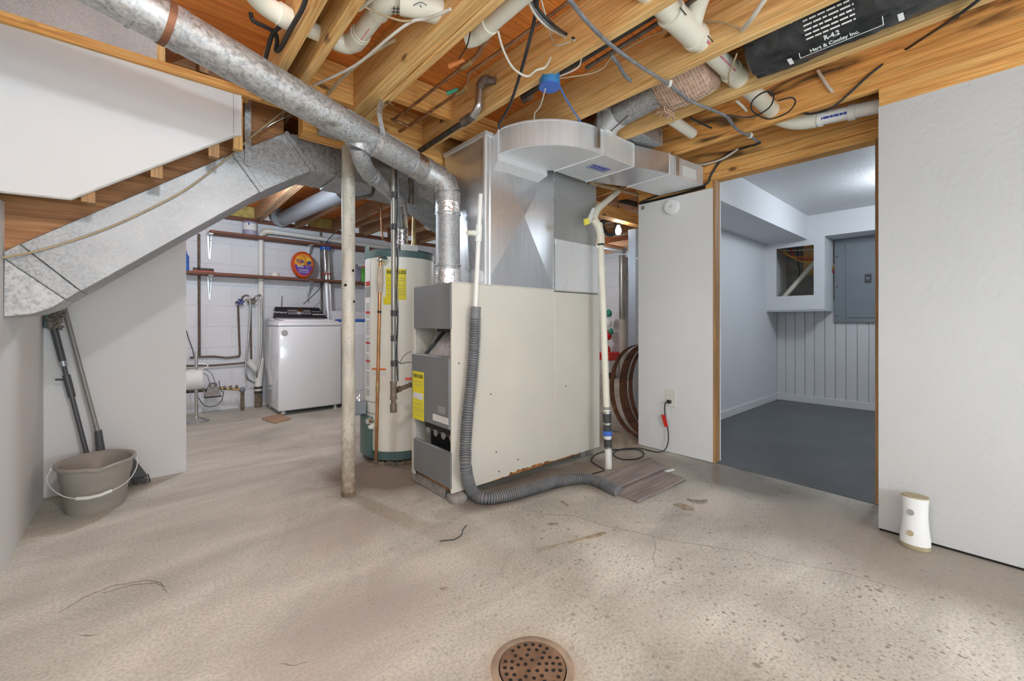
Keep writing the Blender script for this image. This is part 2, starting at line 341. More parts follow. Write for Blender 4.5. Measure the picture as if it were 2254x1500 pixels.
def thing(name, label, cat, loc, group=None, kind=None):
    o = bpy.data.objects.new(name, None); COL.objects.link(o); o.location = loc; o.empty_display_size = .05
    LOC[o.name] = Vector(loc); return tag(o, label, cat, group, kind)
def struct(name, mb, m, label=None, **k):
    return tag(mb.build(name, m, None, **k), label, None, None, 'structure')
def B(a, b): return MB().box(a, b)
def text(name, s, size, fn, m, parent, align='CENTER', ext=.0004, squash=1.0, bold=0):
    cu = bpy.data.curves.new('t', 'FONT'); cu.body = s; cu.size = size; cu.align_x = align; cu.align_y = 'CENTER'; cu.extrude = ext; cu.resolution_u = 3; cu.offset = bold
    o = bpy.data.objects.new('t', cu); COL.objects.link(o); bpy.context.view_layer.update()
    me = bpy.data.meshes.new_from_object(o.evaluated_get(bpy.context.evaluated_depsgraph_get()))
    bpy.data.objects.remove(o); bpy.data.curves.remove(cu)
    off = LOC[parent.name]
    for v in me.vertices: v.co = fn(v.co.x*squash, v.co.y, v.co.z)-off
    me.name = name; me.materials.clear(); me.materials.append(MATS[m])
    ob = bpy.data.objects.new(name, me); COL.objects.link(ob); ob.parent = parent; LOC[ob.name] = off; return ob
def plane(o, xd, yd):
    o, xd, yd = Vector(o), Vector(xd).normalized(), Vector(yd).normalized(); nd = xd.cross(yd)
    return lambda x, y, z=0: o+xd*x+yd*y+nd*(z+.0012)
def lines(name, m, parent, fn, rows, w, h, t=.0008, seed=1):
    """rows of small print too small to read"""
    rnd = random.Random(seed); mb = MB()
    for r in rows:
        x = -w/2
        while x < w/2:
            l = rnd.uniform(.08, .2)*w; e = min(x+l, w/2)
            mb.prism([fn(x, r-h/2, -t), fn(e, r-h/2, -t), fn(e, r+h/2, -t), fn(x, r+h/2, -t)], fn(0, 0, .0004)-fn(0, 0, -t)); x = e+.03*w
    return mb.build(name, m, parent)
# ------------------------------------------------------------------ the setting
ZJ, ZS = 2.23, 2.465
floor = struct('floor', B((-.7, -2.5, -.12), (7.2, 6.35, 0)), 'concrete', 'worn grey concrete basement floor with stains and pits')
floor2 = struct('floor_side_room', MB().prism([(3.20, 1.345, .0), (3.16, .40, .0), (3.16, -1.9, .0), (6.5, -1.9, .0), (6.5, 1.93, .0), (3.25, 1.93, .0)], (0, 0, .004)), 'grey_floor', 'dark grey painted floor of the side room')
def crack(pts, w, m='crack', nm='crack'):
    P = []
    for i in range(len(pts)-1):
        a, b = FZ(*pts[i], .0003), FZ(*pts[i+1], .0003)
        for k in range(5):
            p = a.lerp(b, k/5); j = noise.noise_vector(p*40)*.006; P.append(p+Vector((j.x, j.y, 0)))
    P.append(FZ(*pts[-1], .0003))
    MB().ribbon(P, [w*(.5+.8*abs(noise.noise(p*25)))*min(1, .3+4*min(i, len(P)-1-i)/len(P)) for i, p in enumerate(P)], (0, 0, 1), .0006).build(nm, m, floor)
crack([(1140, 1115), (1200, 1133), (1265, 1136), (1330, 1158), (1400, 1172), (1470, 1190), (1540, 1200), (1640, 1215), (1740, 1240)], .0035)
crack([(1440, 1180), (1443, 1210), (1436, 1225), (1445, 1250)], .0025); crack([(1455, 1170), (1458, 1190)], .002)
crack([(1125, 1205), (1115, 1230), (1105, 1255), (1100, 1268)], .0022, 'scuff'); crack([(1740, 1240), (1850, 1260), (1990, 1300)], .0018)
crack([(130, 1350), (180, 1318), (250, 1290), (320, 1278), (355, 1283), (368, 1308)], .007, 'scuff', 'scuff')
crack([(225, 1307), (290, 1288), (345, 1284), (366, 1293)], .005, 'scuff', 'scuff'); crack([(175, 1402), (215, 1397)], .006, 'scuff', 'scuff')
crack([(620, 1462), (650, 1466), (680, 1458)], .003)
wl = struct('wall_left', MB().prism([(-.445, -2.4, 0), (-.445, 6.3, 0), (-.445, 6.3, 2.3), (-.445, 3.74, 2.3), (-.445, 3.735, 1.585), (-.445, 2.585, 1.555), (-.445, 2.57, ZJ), (-.445, -2.4, ZJ)], (-.12, 0, 0)), 'drywall', 'white rough plaster wall on the left')
wp = struct('wall_partition', B((-.445, 3.72, 0), (.227, 3.82, 2.2)), 'drywall', 'white partition wall under the stairs')
ws = struct('wall_stair', MB().prism([(-.445, 2.57, 2.226), (.372, 2.57, 2.226), (.372, 2.57, 2.018), (-.231, 2.57, 1.567), (-.445, 2.57, 1.559)], (0, .014, 0)), 'drywall', 'white stair side panel with a sloping lower edge')
MB().prism([(-.445, 2.5695, 1.5595), (-.231, 2.5695, 1.5675), (.36, 2.5695, 2.0095), (.355, 2.5695, 2.0145), (-.233, 2.5695, 1.5735), (-.445, 2.5695, 1.5655)], (0, .017, 0)).build('cut_edge', 'drywall_edge', ws)
B((.372, 2.567, 2.018), (.384, 2.60, 2.226)).build('corner_bead', 'trim_paint', ws)
B((.348, 2.568, 2.02), (.350, 2.5702, 2.226)).build('seam', 'ink_grey', ws)
for u, v0 in ((195, 447), (345, 393), (470, 347)):
    p = FY(u, v0, 2.6); B((p.x-.022, 2.585, p.z), (p.x+.022, 2.625, 2.2)).build('stud', 'edge_stud', ws)
B((.352, 2.585, 1.95), (.392, 2.625, 2.22)).build('stud', 'stud_wood', ws)
B((-.445, 2.55, 2.226), (.42, 2.64, 2.268)).build('top_plate', 'orange_plate', ws)
p = FY(345, 105, 2.6)
B((-.445, 2.575, 2.268), (p.x, 2.60, 2.464)).build('sheet_metal_pan', 'galv_fine', ws)
B((p.x, 2.575, 2.268), (p.x+.03, 2.61, 2.46)).build('stud', 'stud_wood', ws)
# stair framing seen under the panel
st = thing('stair_framing', 'brown stained stair stringer and boards behind the white panel', 'stairs', (.1, 3.2, 1.3))
MB().prism([(-.565, 2.78, 1.258), (.63, 2.78, 2.176), (.63, 2.78, 2.46), (.2, 2.78, 2.46), (-.565, 2.78, 1.80)], (0, .04, 0)).build('stringer', 'stringer_wood', st)
for k in range(5):
    x = -.55+k*.245; z = 1.62+k*.2
    if z < 2.3:
        B((x, 2.822, z), (x+.27, 3.14, z+.03)).build('tread', 'stringer_wood', st); B((x+.235, 2.822, z+.03), (x+.255, 3.14, z+.2)).build('riser', 'stringer_wood', st)
for k in range(3): B((.3, 3.20, 2.02+k*.148), (1.25, 3.23, 2.165+k*.148)).build('board', 'stringer_wood', st)
B((-.60, 2.6, 1.45), (-.57, 3.2, 2.46)).build('side_board', 'old_stud', st)
wr = struct('wall_right', B((2.785, -2.4, .012), (3.12, .373, 2.133)), 'plaster_dimmed', 'white textured wall on the right')
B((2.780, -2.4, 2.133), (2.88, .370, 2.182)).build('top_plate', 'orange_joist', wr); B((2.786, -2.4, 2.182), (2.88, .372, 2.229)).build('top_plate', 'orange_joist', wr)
B((2.79, -2.4, 0), (3.1, .37, .013)).build('shadow_gap', 'hole_black', wr)
B((3.16, .405, .004), (3.26, .438, 2.105)).build('door_stud', 'edge_stud', wr)
we = struct('wall_end', B((3.18, 1.362, .004), (3.196, 1.985, 2.047)), 'drywall', 'narrow white drywall panel with an outlet beside the doorway')
B((3.184, 1.345, 0), (3.262, 1.362, 2.105)).build('door_stud', 'edge_stud', we); B((3.2, 1.40, 0), (3.262, 1.985, 2.05)).build('stud', 'stud_wood', we)
B((3.262, 1.343, 0), (3.276, 1.98, 2.1)).build('far_board', 'drywall_cool', we)
B((3.182, .40, 2.105), (3.28, 1.40, 2.158)).build('header', 'orange_joist', we); B((3.176, .2, 2.160), (3.28, 2.0, 2.222)).build('header', 'orange_joist', we)
B((3.19, 1.362, 2.047), (3.25, 1.99, 2.16)).build('blocking', 'orange_joist', we)
MB().tube([(3.2, 1.985, 2.06), (3.19, 1.8, 2.06), (3.195, 1.6, 2.062), (3.19, 1.42, 2.068)], .012, 8).build('edge_gap', 'hole_black', we)
# side room
sr = struct('wall_side_room', B((3.27, 1.905, 0), (7.0, 1.98, 2.46)), 'drywall_cool', 'pale blue-white left wall of the side room')
struct('ceiling_side_room', B((3.2, -1.9, 2.33), (6.95, 1.905, 2.36)), 'texture_ceiling', 'white textured ceiling of the side room')
struct('trim_soffit', B((3.27, 1.455, 2.042), (6.04, 1.905, 2.33)), 'drywall_cool', 'white boxed soffit along the side room wall')
fw = struct('wall_far', B((6.45, -1.9, 0), (6.5, .9, 2.35)), 'bead_paint', 'white tongue and groove board wall at the end of the side room')
B((6.45, .9, 0), (6.5, 1.905, 1.30)).build('backing', 'bead_paint', fw)
y = 1.905; k = 0
while y > -.3:
    w = .1075 if k % 3 else .104; MB().box((6.436, y-w+.004, .09), (6.45, y-.0015, 1.32 if y > 1.25 else 2.34)).build('board', 'bead_paint', fw, bevel=.003); y -= w; k += 1
struct('baseboard_far', B((6.418, -1.9, .004), (6.436, 1.905, .095)), 'trim_paint', 'white baseboard along the boarded wall', bevel=.004)
struct('baseboard_side', B((3.28, 1.889, .004), (6.418, 1.905, .09)), 'trim_paint', 'white baseboard along the side room wall', bevel=.004)
bx = struct('wall_box', B((6.03, -1.9, 2.062), (6.44, 1.455, 2.33)), 'drywall_cool', 'white boxed bulkhead with a cut opening showing wires')
HZ0, HZ1, HY0, HY1 = 1.372, 1.975, 1.397, 1.792
for a, b_ in (((6.03, 1.29, 1.19), (6.045, 1.905, HZ0)), ((6.03, 1.29, HZ1), (6.045, 1.905, 2.062)), ((6.03, 1.29, HZ0), (6.045, HY0, HZ1)), ((6.03, HY1, HZ0), (6.045, 1.905, HZ1)), ((6.03, 1.29, 1.18), (6.44, 1.905, 1.195)), ((6.045, 1.29, 1.195), (6.44, 1.303, 2.07))):
    B(a, b_).build('board', 'drywall_cool', bx)
B((6.032, HY0-.003, HZ0-.003), (6.046, HY1+.003, HZ0)).build('cut_edge', 'drywall_edge', bx)
# block walls: painted concrete blocks laid in courses
def blockwall(name, label, axis, pos, a0, a1, z1, m, course, length, skip):
    back = struct(name, B((a0, pos, 0), (a1, pos+.2, z1)) if axis == 'y' else B((pos, a0, 0), (pos+.2, a1, z1)), 'mortar', label)
    shared = {}
    r = 0; z = 0
    while z < z1-.02:
        h = min(course, z1-z); a = a0-(length/2 if r % 2 else 0)
        while a < a1:
            s, e = max(a, a0), min(a+length, a1)
            if e-s > .03 and not skip(s, e, z):
                key = (round(e-s, 3), round(h, 3))
                if key not in shared:
                    w_, h_ = e-s-.008, h-.008
                    mb = B((-w_/2, -.0025, 0), (w_/2, .02, h_)) if axis == 'y' else B((-.0025, -w_/2, 0), (.02, w_/2, h_))
                    me = bpy.data.meshes.new('block'); me.from_pydata(mb.v, [], mb.f); bm = bmesh.new(); bm.from_mesh(me)
                    bmesh.ops.bevel(bm, geom=bm.edges[:], offset=.0025, segments=1, affect='EDGES'); bmesh.ops.recalc_face_normals(bm, faces=bm.faces); bm.to_mesh(me); bm.free()
                    me.materials.append(MATS[m]); shared[key] = me
                o = bpy.data.objects.new('block', shared[key]); COL.objects.link(o); o.parent = back
                wpos = Vector(((s+e)/2, pos, z+.004)) if axis == 'y' else Vector((pos, (s+e)/2, z+.004))
                o.location = wpos-LOC[back.name]
            a += length
        z += course; r += 1
    return back
wb = blockwall('wall_back', 'white painted concrete block wall behind the laundry', 'y', 6.05, -.445, 6.9, 2.28, 'block_paint', .248, .5, lambda s, e, z: s > 3.4)
MB().box((-.445, 6.0, 2.28), (6.9, 6.2, 2.325)).build('sill_plate', 'shelf_wood', wb)
wf = blockwall('wall_front', 'bluish white painted block wall behind the storage area', 'x', 6.9, 1.98, 6.05, 2.28, 'block_paint', .248, .5, lambda s, e, z: False)
B((6.86, .9, .9), (6.9, 1.98, 2.3)).build('bare_blocks', 'raw_block', wf)
struct('wall_rear', B((-.6, -2.5, 0), (3.2, -2.4, 2.46)), 'drywall', 'white wall behind the viewpoint')
struct('wall_room_end', B((3.1, -2.0, 0), (6.6, -1.9, 2.46)), 'drywall_cool', 'white end wall of the side room')
# ceiling: plywood subfloor, joists, beam, blocking
ce = thing('ceiling', 'open joist ceiling with orange plywood subfloor', None, (1.5, 1.5, ZS), None, 'structure')
y = -2.5; r = 0
while y < 6.3:
    x = -.7-(1.22 if r % 2 else 0)
    while x < 7.1:
        a, b_ = max(x, -.7), min(x+2.44, 7.1); B((a+.0015, y+.0015, ZS), (b_-.0015, min(y+1.22, 6.3)-.0015, ZS+.018)).build('plywood_sheet', 'ply', ce); x += 2.44
    y += 1.22; r += 1
def joist(x0, x1, y0, y1, z0, m='joist_wood', z1=ZS):
    mb = MB(); N = 10; rings = []; sd = x0*13
    for i in range(N+1):
        yy = y0+(y1-y0)*i/N; j = noise.noise(Vector((sd, yy*.8, 3)))*.004
        rings.append([(x0+j, yy, z0), (x1+j, yy, z0), (x1+j, yy, z1-.0005), (x0+j, yy, z1-.0005)])
    mb.loft(rings).build('joist', m, ce, bevel=.003)
for xr in (.512, .617): joist(xr-.04, xr, -2.4, 2.57, ZJ)
joist(.884, .922, -2.4, 2.55, ZJ); joist(.924, .960, -2.4, 2.56, ZJ+.004); joist(.963, 1.0, -2.4, 2.57, ZJ-.004)
for xr, m in ((1.478, 'joist_wood'), (1.925, 'joist_wood'), (2.352, 'joist_wood'), (2.838, 'stained_joist')): joist(xr-.04, xr, -2.4, 2.58, ZJ, m)
joist(3.19, 3.23, -2.4, 2.58, ZJ, 'stained_joist')
for xr in (.25, .68, 1.07, 1.115, 1.58, 2.02, 2.45, 2.9, 3.34, 3.78, 4.22, 4.66, 5.1, 5.54, 5.98, 6.42): joist(xr-.04, xr, 2.6, 6.2, 2.30, 'old_joist')
B((.67, 2.53, 2.108), (6.9, 2.63, 2.229)).build('beam', 'orange_plate', ce, bevel=.003)
B((.40, 2.572, 2.232), (3.25, 2.60, ZS-.001)).build('blocking', 'orange_plate', ce)
B((1.0, 2.20, 2.30), (1.438, 2.235, 2.46)).build('blocking', 'orange_plate', ce)
for x0, x1, y0 in ((.617, .884, 2.35), (1.478, 1.885, 2.3)): B((x0, y0, 2.26), (x1, y0+.038, 2.46)).build('blocking', 'orange_plate', ce)
for u0, v0, u1, v1 in ((648, 500, 770, 440), (760, 505, 860, 470)):
    a, b_ = FY(u0, v0, 6.0), FY(u1, v1, 4.6); MB().obox((a+b_)/2, (b_-a)/2, (.02, 0, 0), (0, 0, .02)).build('bridging', 'old_joist', ce)
B((.6, 5.99, 2.325), (1.03, 6.04, 2.46)).build('insulation_batt', 'batt_yellow', ce); B((1.66, 5.99, 2.325), (1.96, 6.04, 2.46)).build('insulation_batt', 'batt_yellow', ce)
# ------------------------------------------------------------------ furnace
FX0, FX1, FXM, FY0, FY1, FZ0, FZ1 = 1.325, 2.705, 2.18, 2.03, 2.51, .064, 1.276
fu = thing('furnace', 'beige steel furnace cabinet with grey front panels and yellow sticker', 'furnace', ((FX0+FX1)/2, (FY0+FY1)/2, FZ0))
B((FX0, FY0, FZ0), (FXM-.002, FY0+.018, FZ1)).build('side_panel', 'furnace_beige', fu, bevel=.004)
B((FXM+.002, FY0+.002, FZ0), (FX1, FY0+.02, FZ1-.012)).build('side_panel', 'furnace_beige', fu, bevel=.004)
B((FX0, FY1-.018, FZ0), (FX1, FY1, FZ1)).build('side_panel', 'furnace_beige', fu, bevel=.004)
B((FX0+.02, FY0+.018, FZ1-.006), (FX1, FY1-.018, FZ1-.001)).build('top', 'furnace_beige', fu)
B((FX0, FY0, FZ1-.001), (FX1, FY0+.03, FZ1+.004)).build('top_trim', 'furnace_beige', fu)
B((FX1-.012, FY0+.02, FZ0), (FX1, FY1-.018, FZ1-.006)).build('back_panel', 'furnace_beige', fu)
B((FX0+.02, FY0+.018, FZ0), (FX1-.012, FY1-.018, FZ0+.012)).build('base', 'rust', fu)
B((FX0-.002, FY1-.045, FZ0), (FX0+.006, FY1-.017, FZ1)).build('flange', 'furnace_beige', fu)
yi0, yi1 = FY0+.019, FY1-.046
B((FX0-.006, FY0+.002, 1.008), (FX0+.012, yi1+.003, 1.274)).build('upper_panel', 'furnace_grey', fu, bevel=.003)
mp = MB().box((FX0-.014, FY0+.01, .432), (FX0+.012, FY1-.03, .845)).build('burner_panel', 'furnace_grey', fu, bevel=.003)
B((FX0-.008, FY0+.002, .093), (FX0+.012, yi1+.003, .30)).build('lower_panel', 'furnace_grey', fu, bevel=.003)
B((FX0+.16, yi0, FZ0+.012), (FX0+.175, FY1-.02, FZ1-.01)).build('inner_wall', 'furnace_beige', fu)
MB().prism([(FX0+.02, yi0, .845), (FX0+.15, yi0, .845), (FX0+.15, yi0, .985), (FX0+.09, yi0, .985)], (0, .30, 0)).build('draft_hood', 'burner_grey', fu)
MB().prism([(FX0+.015, yi1-.09, .85), (FX0+.09, yi1-.20, 1.0), (FX0+.09, yi1-.24, 1.0), (FX0+.015, yi1-.13, .85)], (.03, 0, 0)).build('hood_edge', 'burner_black', fu)
MB().prism([(FX0+.012, yi0, .99), (FX0+.1, yi0, .99), (FX0+.1, yi0, 1.008), (FX0+.012, yi0, 1.008)], (0, .16, 0)).build('hood_edge', 'burner_black', fu)
B((FX0+.03, yi0, .385), (FX0+.045, yi1-.08, .428)).build('burner_manifold', 'burner_black', fu)
for k in range(4): MB().lathe((FX0+.03, yi0+.05+k*.09, .362), [(.004, 0), (.026, .012), (.012, .035), (.02, .08)], 10, (1, 0, 0)).build('burner', 'burner_grey', fu, True)
B((FX0+.12, yi0, .10), (FX0+.13, yi1, .43)).build('inner_shadow_plate', 'burner_black', fu)
g = plane((FX0-.014, FY1-.115, .6), (0, -1, 0), (0, 0, 1))
sk = MB().prism([g(-.072, -.17, -.0012), g(.072, -.17, -.0012), g(.072, .135, -.0012), g(-.072, .135, -.0012)], (-.0012, 0, 0)).build('sticker', 'label_yellow', mp)
text('sticker_lettering', 'ENERGYGUIDE', .03, lambda x, y, z: g(x, y+.105, z), 'ink', mp, squash=.62, bold=.0008)
MB().prism([g(-.062, -.04, 0), g(.062, -.04, 0), g(.062, .0, 0), g(-.062, .0, 0)], (-.0006, 0, 0)).build('sticker_box', 'label_white', mp)
lines('sticker_print', 'ink_grey', mp, g, [.07, .05, -.07, -.1, -.115, -.14], .11, .0025)
g2 = plane((FX0-.014, FY0+.1, .48), (0, -1, 0), (0, 0, 1))
MB().prism([g2(-.085, -.02, -.001), g2(.085, -.02, -.001), g2(.085, .018, -.001), g2(-.085, .018, -.001)], (-.001, 0, 0)).build('name_plate', 'label_white', mp)
MB().prism([g2(-.03, .035, -.001), g2(.05, .035, -.001), g2(.05, .075, -.001), g2(-.03, .075, -.001)], (-.0008, 0, 0)).build('rating_plate', 'ink_grey', mp)
lines('plate_print', 'ink_grey', mp, g2, [.008, -.006], .14, .002)
for u, v in ((1080, 868), (1092, 995), (1245, 850), (1140, 1012), (1098, 1038), (1010, 800)):
    p = FY(u, v, FY0); MB().cyl(p, p+Vector((0, -.004, 0)), .005, 8).build('screw', 'old_iron', fu)
mb = MB(); rnd = random.Random(3); pts = []
for i in range(41): pts.append((FX0+.3+i*.021, FY0-.0012, FZ0+rnd.uniform(.006, .018)*(1.5 if 6 < i < 26 else .5)))
mb.prism([(pts[-1][0], FY0-.0012, FZ0), (pts[0][0], FY0-.0012, FZ0)]+pts, (0, .002, 0)); mb.build('rust_edge', 'rust', fu)
def brick(u, v, sx, sy, sz, rz, label, rough=0):
    p = FZ(u, v); c, s = math.cos(rz), math.sin(rz)
    return tag(MB().obox((p.x, p.y, sz/2), (c*sx/2, s*sx/2, 0), (-s*sy/2, c*sy/2, 0), (0, 0, sz/2)).build('brick', 'brick', None, bevel=.008+rough, seg=2), label, 'brick', 'bricks under the furnace')
for (x, y_, sx, sy, l) in ((1.39, 2.44, .10, .20, 'grey brick under the rear left front corner of the furnace'), (1.39, 2.235, .10, .20, 'grey brick under the middle of the furnace front'), (2.62, 2.13, .16, .09, 'rust stained brick under the far end of the furnace')):
    tag(B((x-sx/2, y_-sy/2, 0), (x+sx/2, y_+sy/2, .063)).build('brick', 'brick', None, bevel=.006), l, 'brick', 'bricks under the furnace')
tag(MB().lathe((1.385, 2.065, 0), [(.055, 0), (.065, .02), (.06, .045), (.03, .062)], 14).build('stone', 'brick', None, True), 'rounded grey stone under the near corner of the furnace', 'stone')
# ------------------------------------------------------------------ supply plenum and return plenum above the furnace
def crossbreak(a, b, c, d, out, m, name, parent, th=.004):
    a, b, c, d = map(Vector, (a, b, c, d)); ctr = (a+b+c+d)/4+Vector(out); mb = MB(); inn = -Vector(out).normalized()*th
    i = len(mb.v); mb.v += [a, b, c, d, ctr]+[q+inn for q in (a, b, c, d)]
    mb.f += [[i, i+1, i+4], [i+1, i+2, i+4], [i+2, i+3, i+4], [i+3, i, i+4], [i+8, i+7, i+6, i+5]]
    mb.f += [[i+k, i+5+k, i+5+(k+1) % 4, i+(k+1) % 4] for k in range(4)]
    return mb.build(name, m, parent)
PX0, PX1, PZ1 = 1.572, 2.178, 2.205
pl = thing('supply_plenum', 'tall shiny sheet metal plenum box standing on the furnace', 'duct', ((PX0+PX1)/2, 2.27, FZ1))
crossbreak((PX0, 2.035, FZ1), (PX1, 2.035, FZ1), (PX1, 2.035, PZ1), (PX0, 2.035, PZ1), (0, -.022, 0), 'sheet', 'front_panel', pl)
crossbreak((PX0, 2.035, FZ1), (PX0, 2.035, PZ1), (PX0, 2.5, PZ1), (PX0, 2.5, FZ1), (-.012, 0, 0), 'sheet', 'side_panel', pl)
B((PX0, 2.49, FZ1), (PX1, 2.5, PZ1)).build('back_panel', 'sheet', pl); B((PX1-.008, 2.04, FZ1), (PX1, 2.49, PZ1)).build('side_panel', 'sheet', pl)
B((PX0-.008, 2.026, PZ1-.012), (PX1+.002, 2.508, PZ1+.012)).build('top_cap', 'sheet_dull', pl)
B((PX0-.012, 2.023, FZ1), (PX0+.006, 2.045, PZ1-.012)).build('corner_seam', 'sheet_dull', pl, bevel=.003)
B((PX0+.03, 2.024, FZ1), (PX0+.034, 2.036, PZ1-.012)).build('corner_seam', 'sheet_dull', pl)
rp = thing('return_plenum', 'dull speckled galvanized plenum box beside the shiny one', 'duct', (2.42, 2.27, FZ1))
B((PX1+.006, 2.04, 1.60), (2.672, 2.5, 2.215)).build('upper_box', 'galv_fine', rp, bevel=.003)
B((PX1+.006, 2.036, 1.285), (2.69, 2.5, 1.60)).build('lower_box', 'sheet_dull', rp, bevel=.003)
B((PX1+.012, 2.030, 1.595), (2.676, 2.045, 1.64)).build('seam_flange', 'sheet_dull', rp, bevel=.003)
B((PX1+.006, 2.028, FZ1), (2.70, 2.05, 1.31)).build('base_flange', 'sheet_dull', rp)
MB().box((PX1-.002, 2.028, FZ1), (PX1+.007, 2.045, 2.2)).build('corner_strip', 'galv_dark', rp)
# ------------------------------------------------------------------ curved supply duct
cd = thing('curved_duct', 'shiny curved rectangular duct turning from the plenum to the doorway wall', 'duct', (2.2, 1.75, 2.075))
ZB, ZT = 2.075, 2.222
def wallpoly(poly, z0, z1, name, m, parent, inset=True):
    return MB().prism([(x, y, z0) for x, y in poly], (0, 0, z1-z0)).build(name, m, parent)
arc = [(2.085+.455*math.cos(a), 1.985+.455*math.sin(a)*.92) for a in [PI+(PI/2)*i/18 for i in range(19)]]
elb = [(1.63, 2.03)]+arc+[(2.43, 1.553), (2.43, 1.952), (2.085, 1.952), (2.06, 1.985), (2.01, 2.03)]
wallpoly(arc+[(2.43, 1.553), (2.43, 1.952), (2.085, 1.952), (2.05, 1.985)], ZB, ZT, 'elbow', 'sheet_dull', cd)
MB().loft([[(1.628, 2.034, 1.985), (2.0, 2.034, 1.985), (2.0, 2.034, 2.19), (1.628, 2.034, 2.19)], [(1.628, 1.985, 2.04), (2.06, 1.985, 2.04), (2.06, 1.985, ZT-.002), (1.628, 1.985, ZT-.002)]]).build('takeoff', 'sheet_dull', cd)
wallpoly([(2.434, 1.553), (2.737, 1.467), (2.762, 1.822), (2.434, 1.95)], ZB+.003, ZT-.004, 'section', 'sheet', cd)
wallpoly([(2.742, 1.466), (3.15, 1.42), (3.15, 1.775), (2.766, 1.82)], ZB, ZT-.01, 'end_section', 'sheet_dull', cd)
def bead(pts, name='seam_rib', r=.005): MB().tube(pts, r, 6).build(name, 'sheet_dull', cd)
bead([(1.628, 1.985, ZB-.03), (1.628, 1.983, ZT)]); bead([(x, y, ZB+.002) for x, y in arc+[(2.43, 1.553)]], 'edge_rib', .005); bead([(x, y, ZT) for x, y in arc+[(2.43, 1.553)]], 'edge_rib', .006)
for x, y, x2, y2 in ((2.12, 1.563, 2.1, 1.96), (2.432, 1.552, 2.432, 1.952), (2.74, 1.465, 2.764, 1.822)):
    bead([(x, y, ZT), (x, y, ZB), (x2, y2, ZB)])
B((2.79, 1.447, ZB+.0), (2.84, 1.458, ZT-.01)).build('slip_strap', 'sheet', cd)
gd = plane((2.3, 1.72, ZB-.001), Vector((.99, -.13, 0)), Vector((-.13, -.99, 0)))
MB().tube([gd(-.10, -.035), gd(.06, -.035), gd(.06, .03), gd(-.10, .03), gd(-.10, -.035)], .0012, 4).build('ink_stamp', 'ink_blue', cd)
lines('ink_stamp', 'ink_blue', cd, lambda x, y, z=0: gd(x-.02, y, z), [.012, -.012], .13, .012)
pp = plane((2.95, 1.443, 2.13), (1, -.11, 0), (0, 0, 1))
MB().prism([pp(-.06, -.035, 0), pp(.11, -.035, 0), pp(.11, .035, 0), pp(-.06, .035, 0)], (0, -.001, 0)).build('paper_label', 'label_white', cd)
hs = thing('hanger_strap', 'thin metal strap hanging the curved duct from the joist', 'strap', (2.05, 1.55, 2.1))
p = FY(1317, 240, 1.545); MB().box((p.x-.016, 1.542, 2.09), (p.x+.016, 1.546, p.z)).build('strap', 'steel', hs); MB().box((p.x-.016, 1.5, p.z-.004), (p.x+.05, 1.545, p.z)).build('bent_end', 'steel', hs)
MB().cyl((p.x+.03, 1.52, p.z-.007), (p.x+.03, 1.52, p.z), .008, 8).build('screw', 'steel', hs)
# ------------------------------------------------------------------ flue
fl = thing('flue_pipe', 'round galvanized flue pipe rising from the furnace across the room', 'pipe', (1.452, 2.27, FZ1))
R = .076; E0 = Vector((1.452, 2.27, 1.885)); D0 = Vector((.006, 1.991, 2.160)); E1 = Vector((1.325, 2.316, 1.985))
MB().cyl((1.452, 2.27, FZ1-.003), (1.452, 2.27, 1.80), R, 28).build('riser', 'galv', fl, True)
MB().tube([(1.452, 2.27, 1.79), (1.452, 2.27, 1.862)], R+.003, 28).build('elbow_gore', 'galv_dirty', fl, True)
mid = Vector((1.415, 2.285, 1.945))
MB().tube([(1.452, 2.27, 1.862), (1.438, 2.275, 1.91), mid], R+.002, 28).build('elbow_gore', 'galv_dirty', fl, True)
dn = (D0-E1).normalized()
MB().tube([mid, E1+dn*.02], R+.002, 28).build('elbow_gore', 'galv_dirty', fl, True)
for a, b_ in (((1.452, 2.27, 1.858), (1.452, 2.27, 1.866)),): MB().tube([a, b_], R+.006, 28).build('seam', 'galv_dark', fl, True)
S1 = E1+dn*.62; S2 = E1+dn*1.26; S3 = D0+dn*.9
MB().tube([E1, S1], R, 28).build('pipe_section', 'galv', fl, True); MB().tube([S1-dn*-.0, S2], R+.0015, 28).build('pipe_section', 'galv_dirty', fl, True)
MB().tube([S2, S3], R+.003, 28).build('pipe_section', 'galv_dirty', fl, True)
for k, m, w in ((.0, 'galv_dirty', .05), (1.26, 'galv', .02)): MB().tube([E1+dn*k, E1+dn*(k+w)], R+.005, 28).build('collar', m, fl, True)
MB().tube([E1+dn*1.30, E1+dn*1.322], R+.0065, 28).build('rusty_band', 'hoop_rust', fl, True)
MB().tube([E1+dn*1.40, E1+dn*1.408], R+.008, 28).build('seam', 'galv_dark', fl, True)
MB().tube([E1+dn*.02, E1+dn*.13], R+.0045, 28).build('foil_tape', 'foil', fl, True)
for z0, z1 in ((1.72, 1.80), (1.29, 1.38)): MB().tube([(1.452, 2.27, z0), (1.452, 2.27, z1)], R+.0035, 28).build('foil_tape', 'foil', fl, True)
for z in (1.725, 1.4): MB().tube([(1.452, 2.27, z), (1.452, 2.27, z+.012)], R+.006, 28).build('bead', 'galv', fl, True)
sd = dn.cross(Vector((0, 0, 1))).normalized(); upn = sd.cross(dn)
MB().tube([E1+(-sd*.055+upn*.055)+dn*.03, E1+(-sd*.055+upn*.055)+dn*.6], .003, 5).build('long_seam', 'galv_dark', fl)
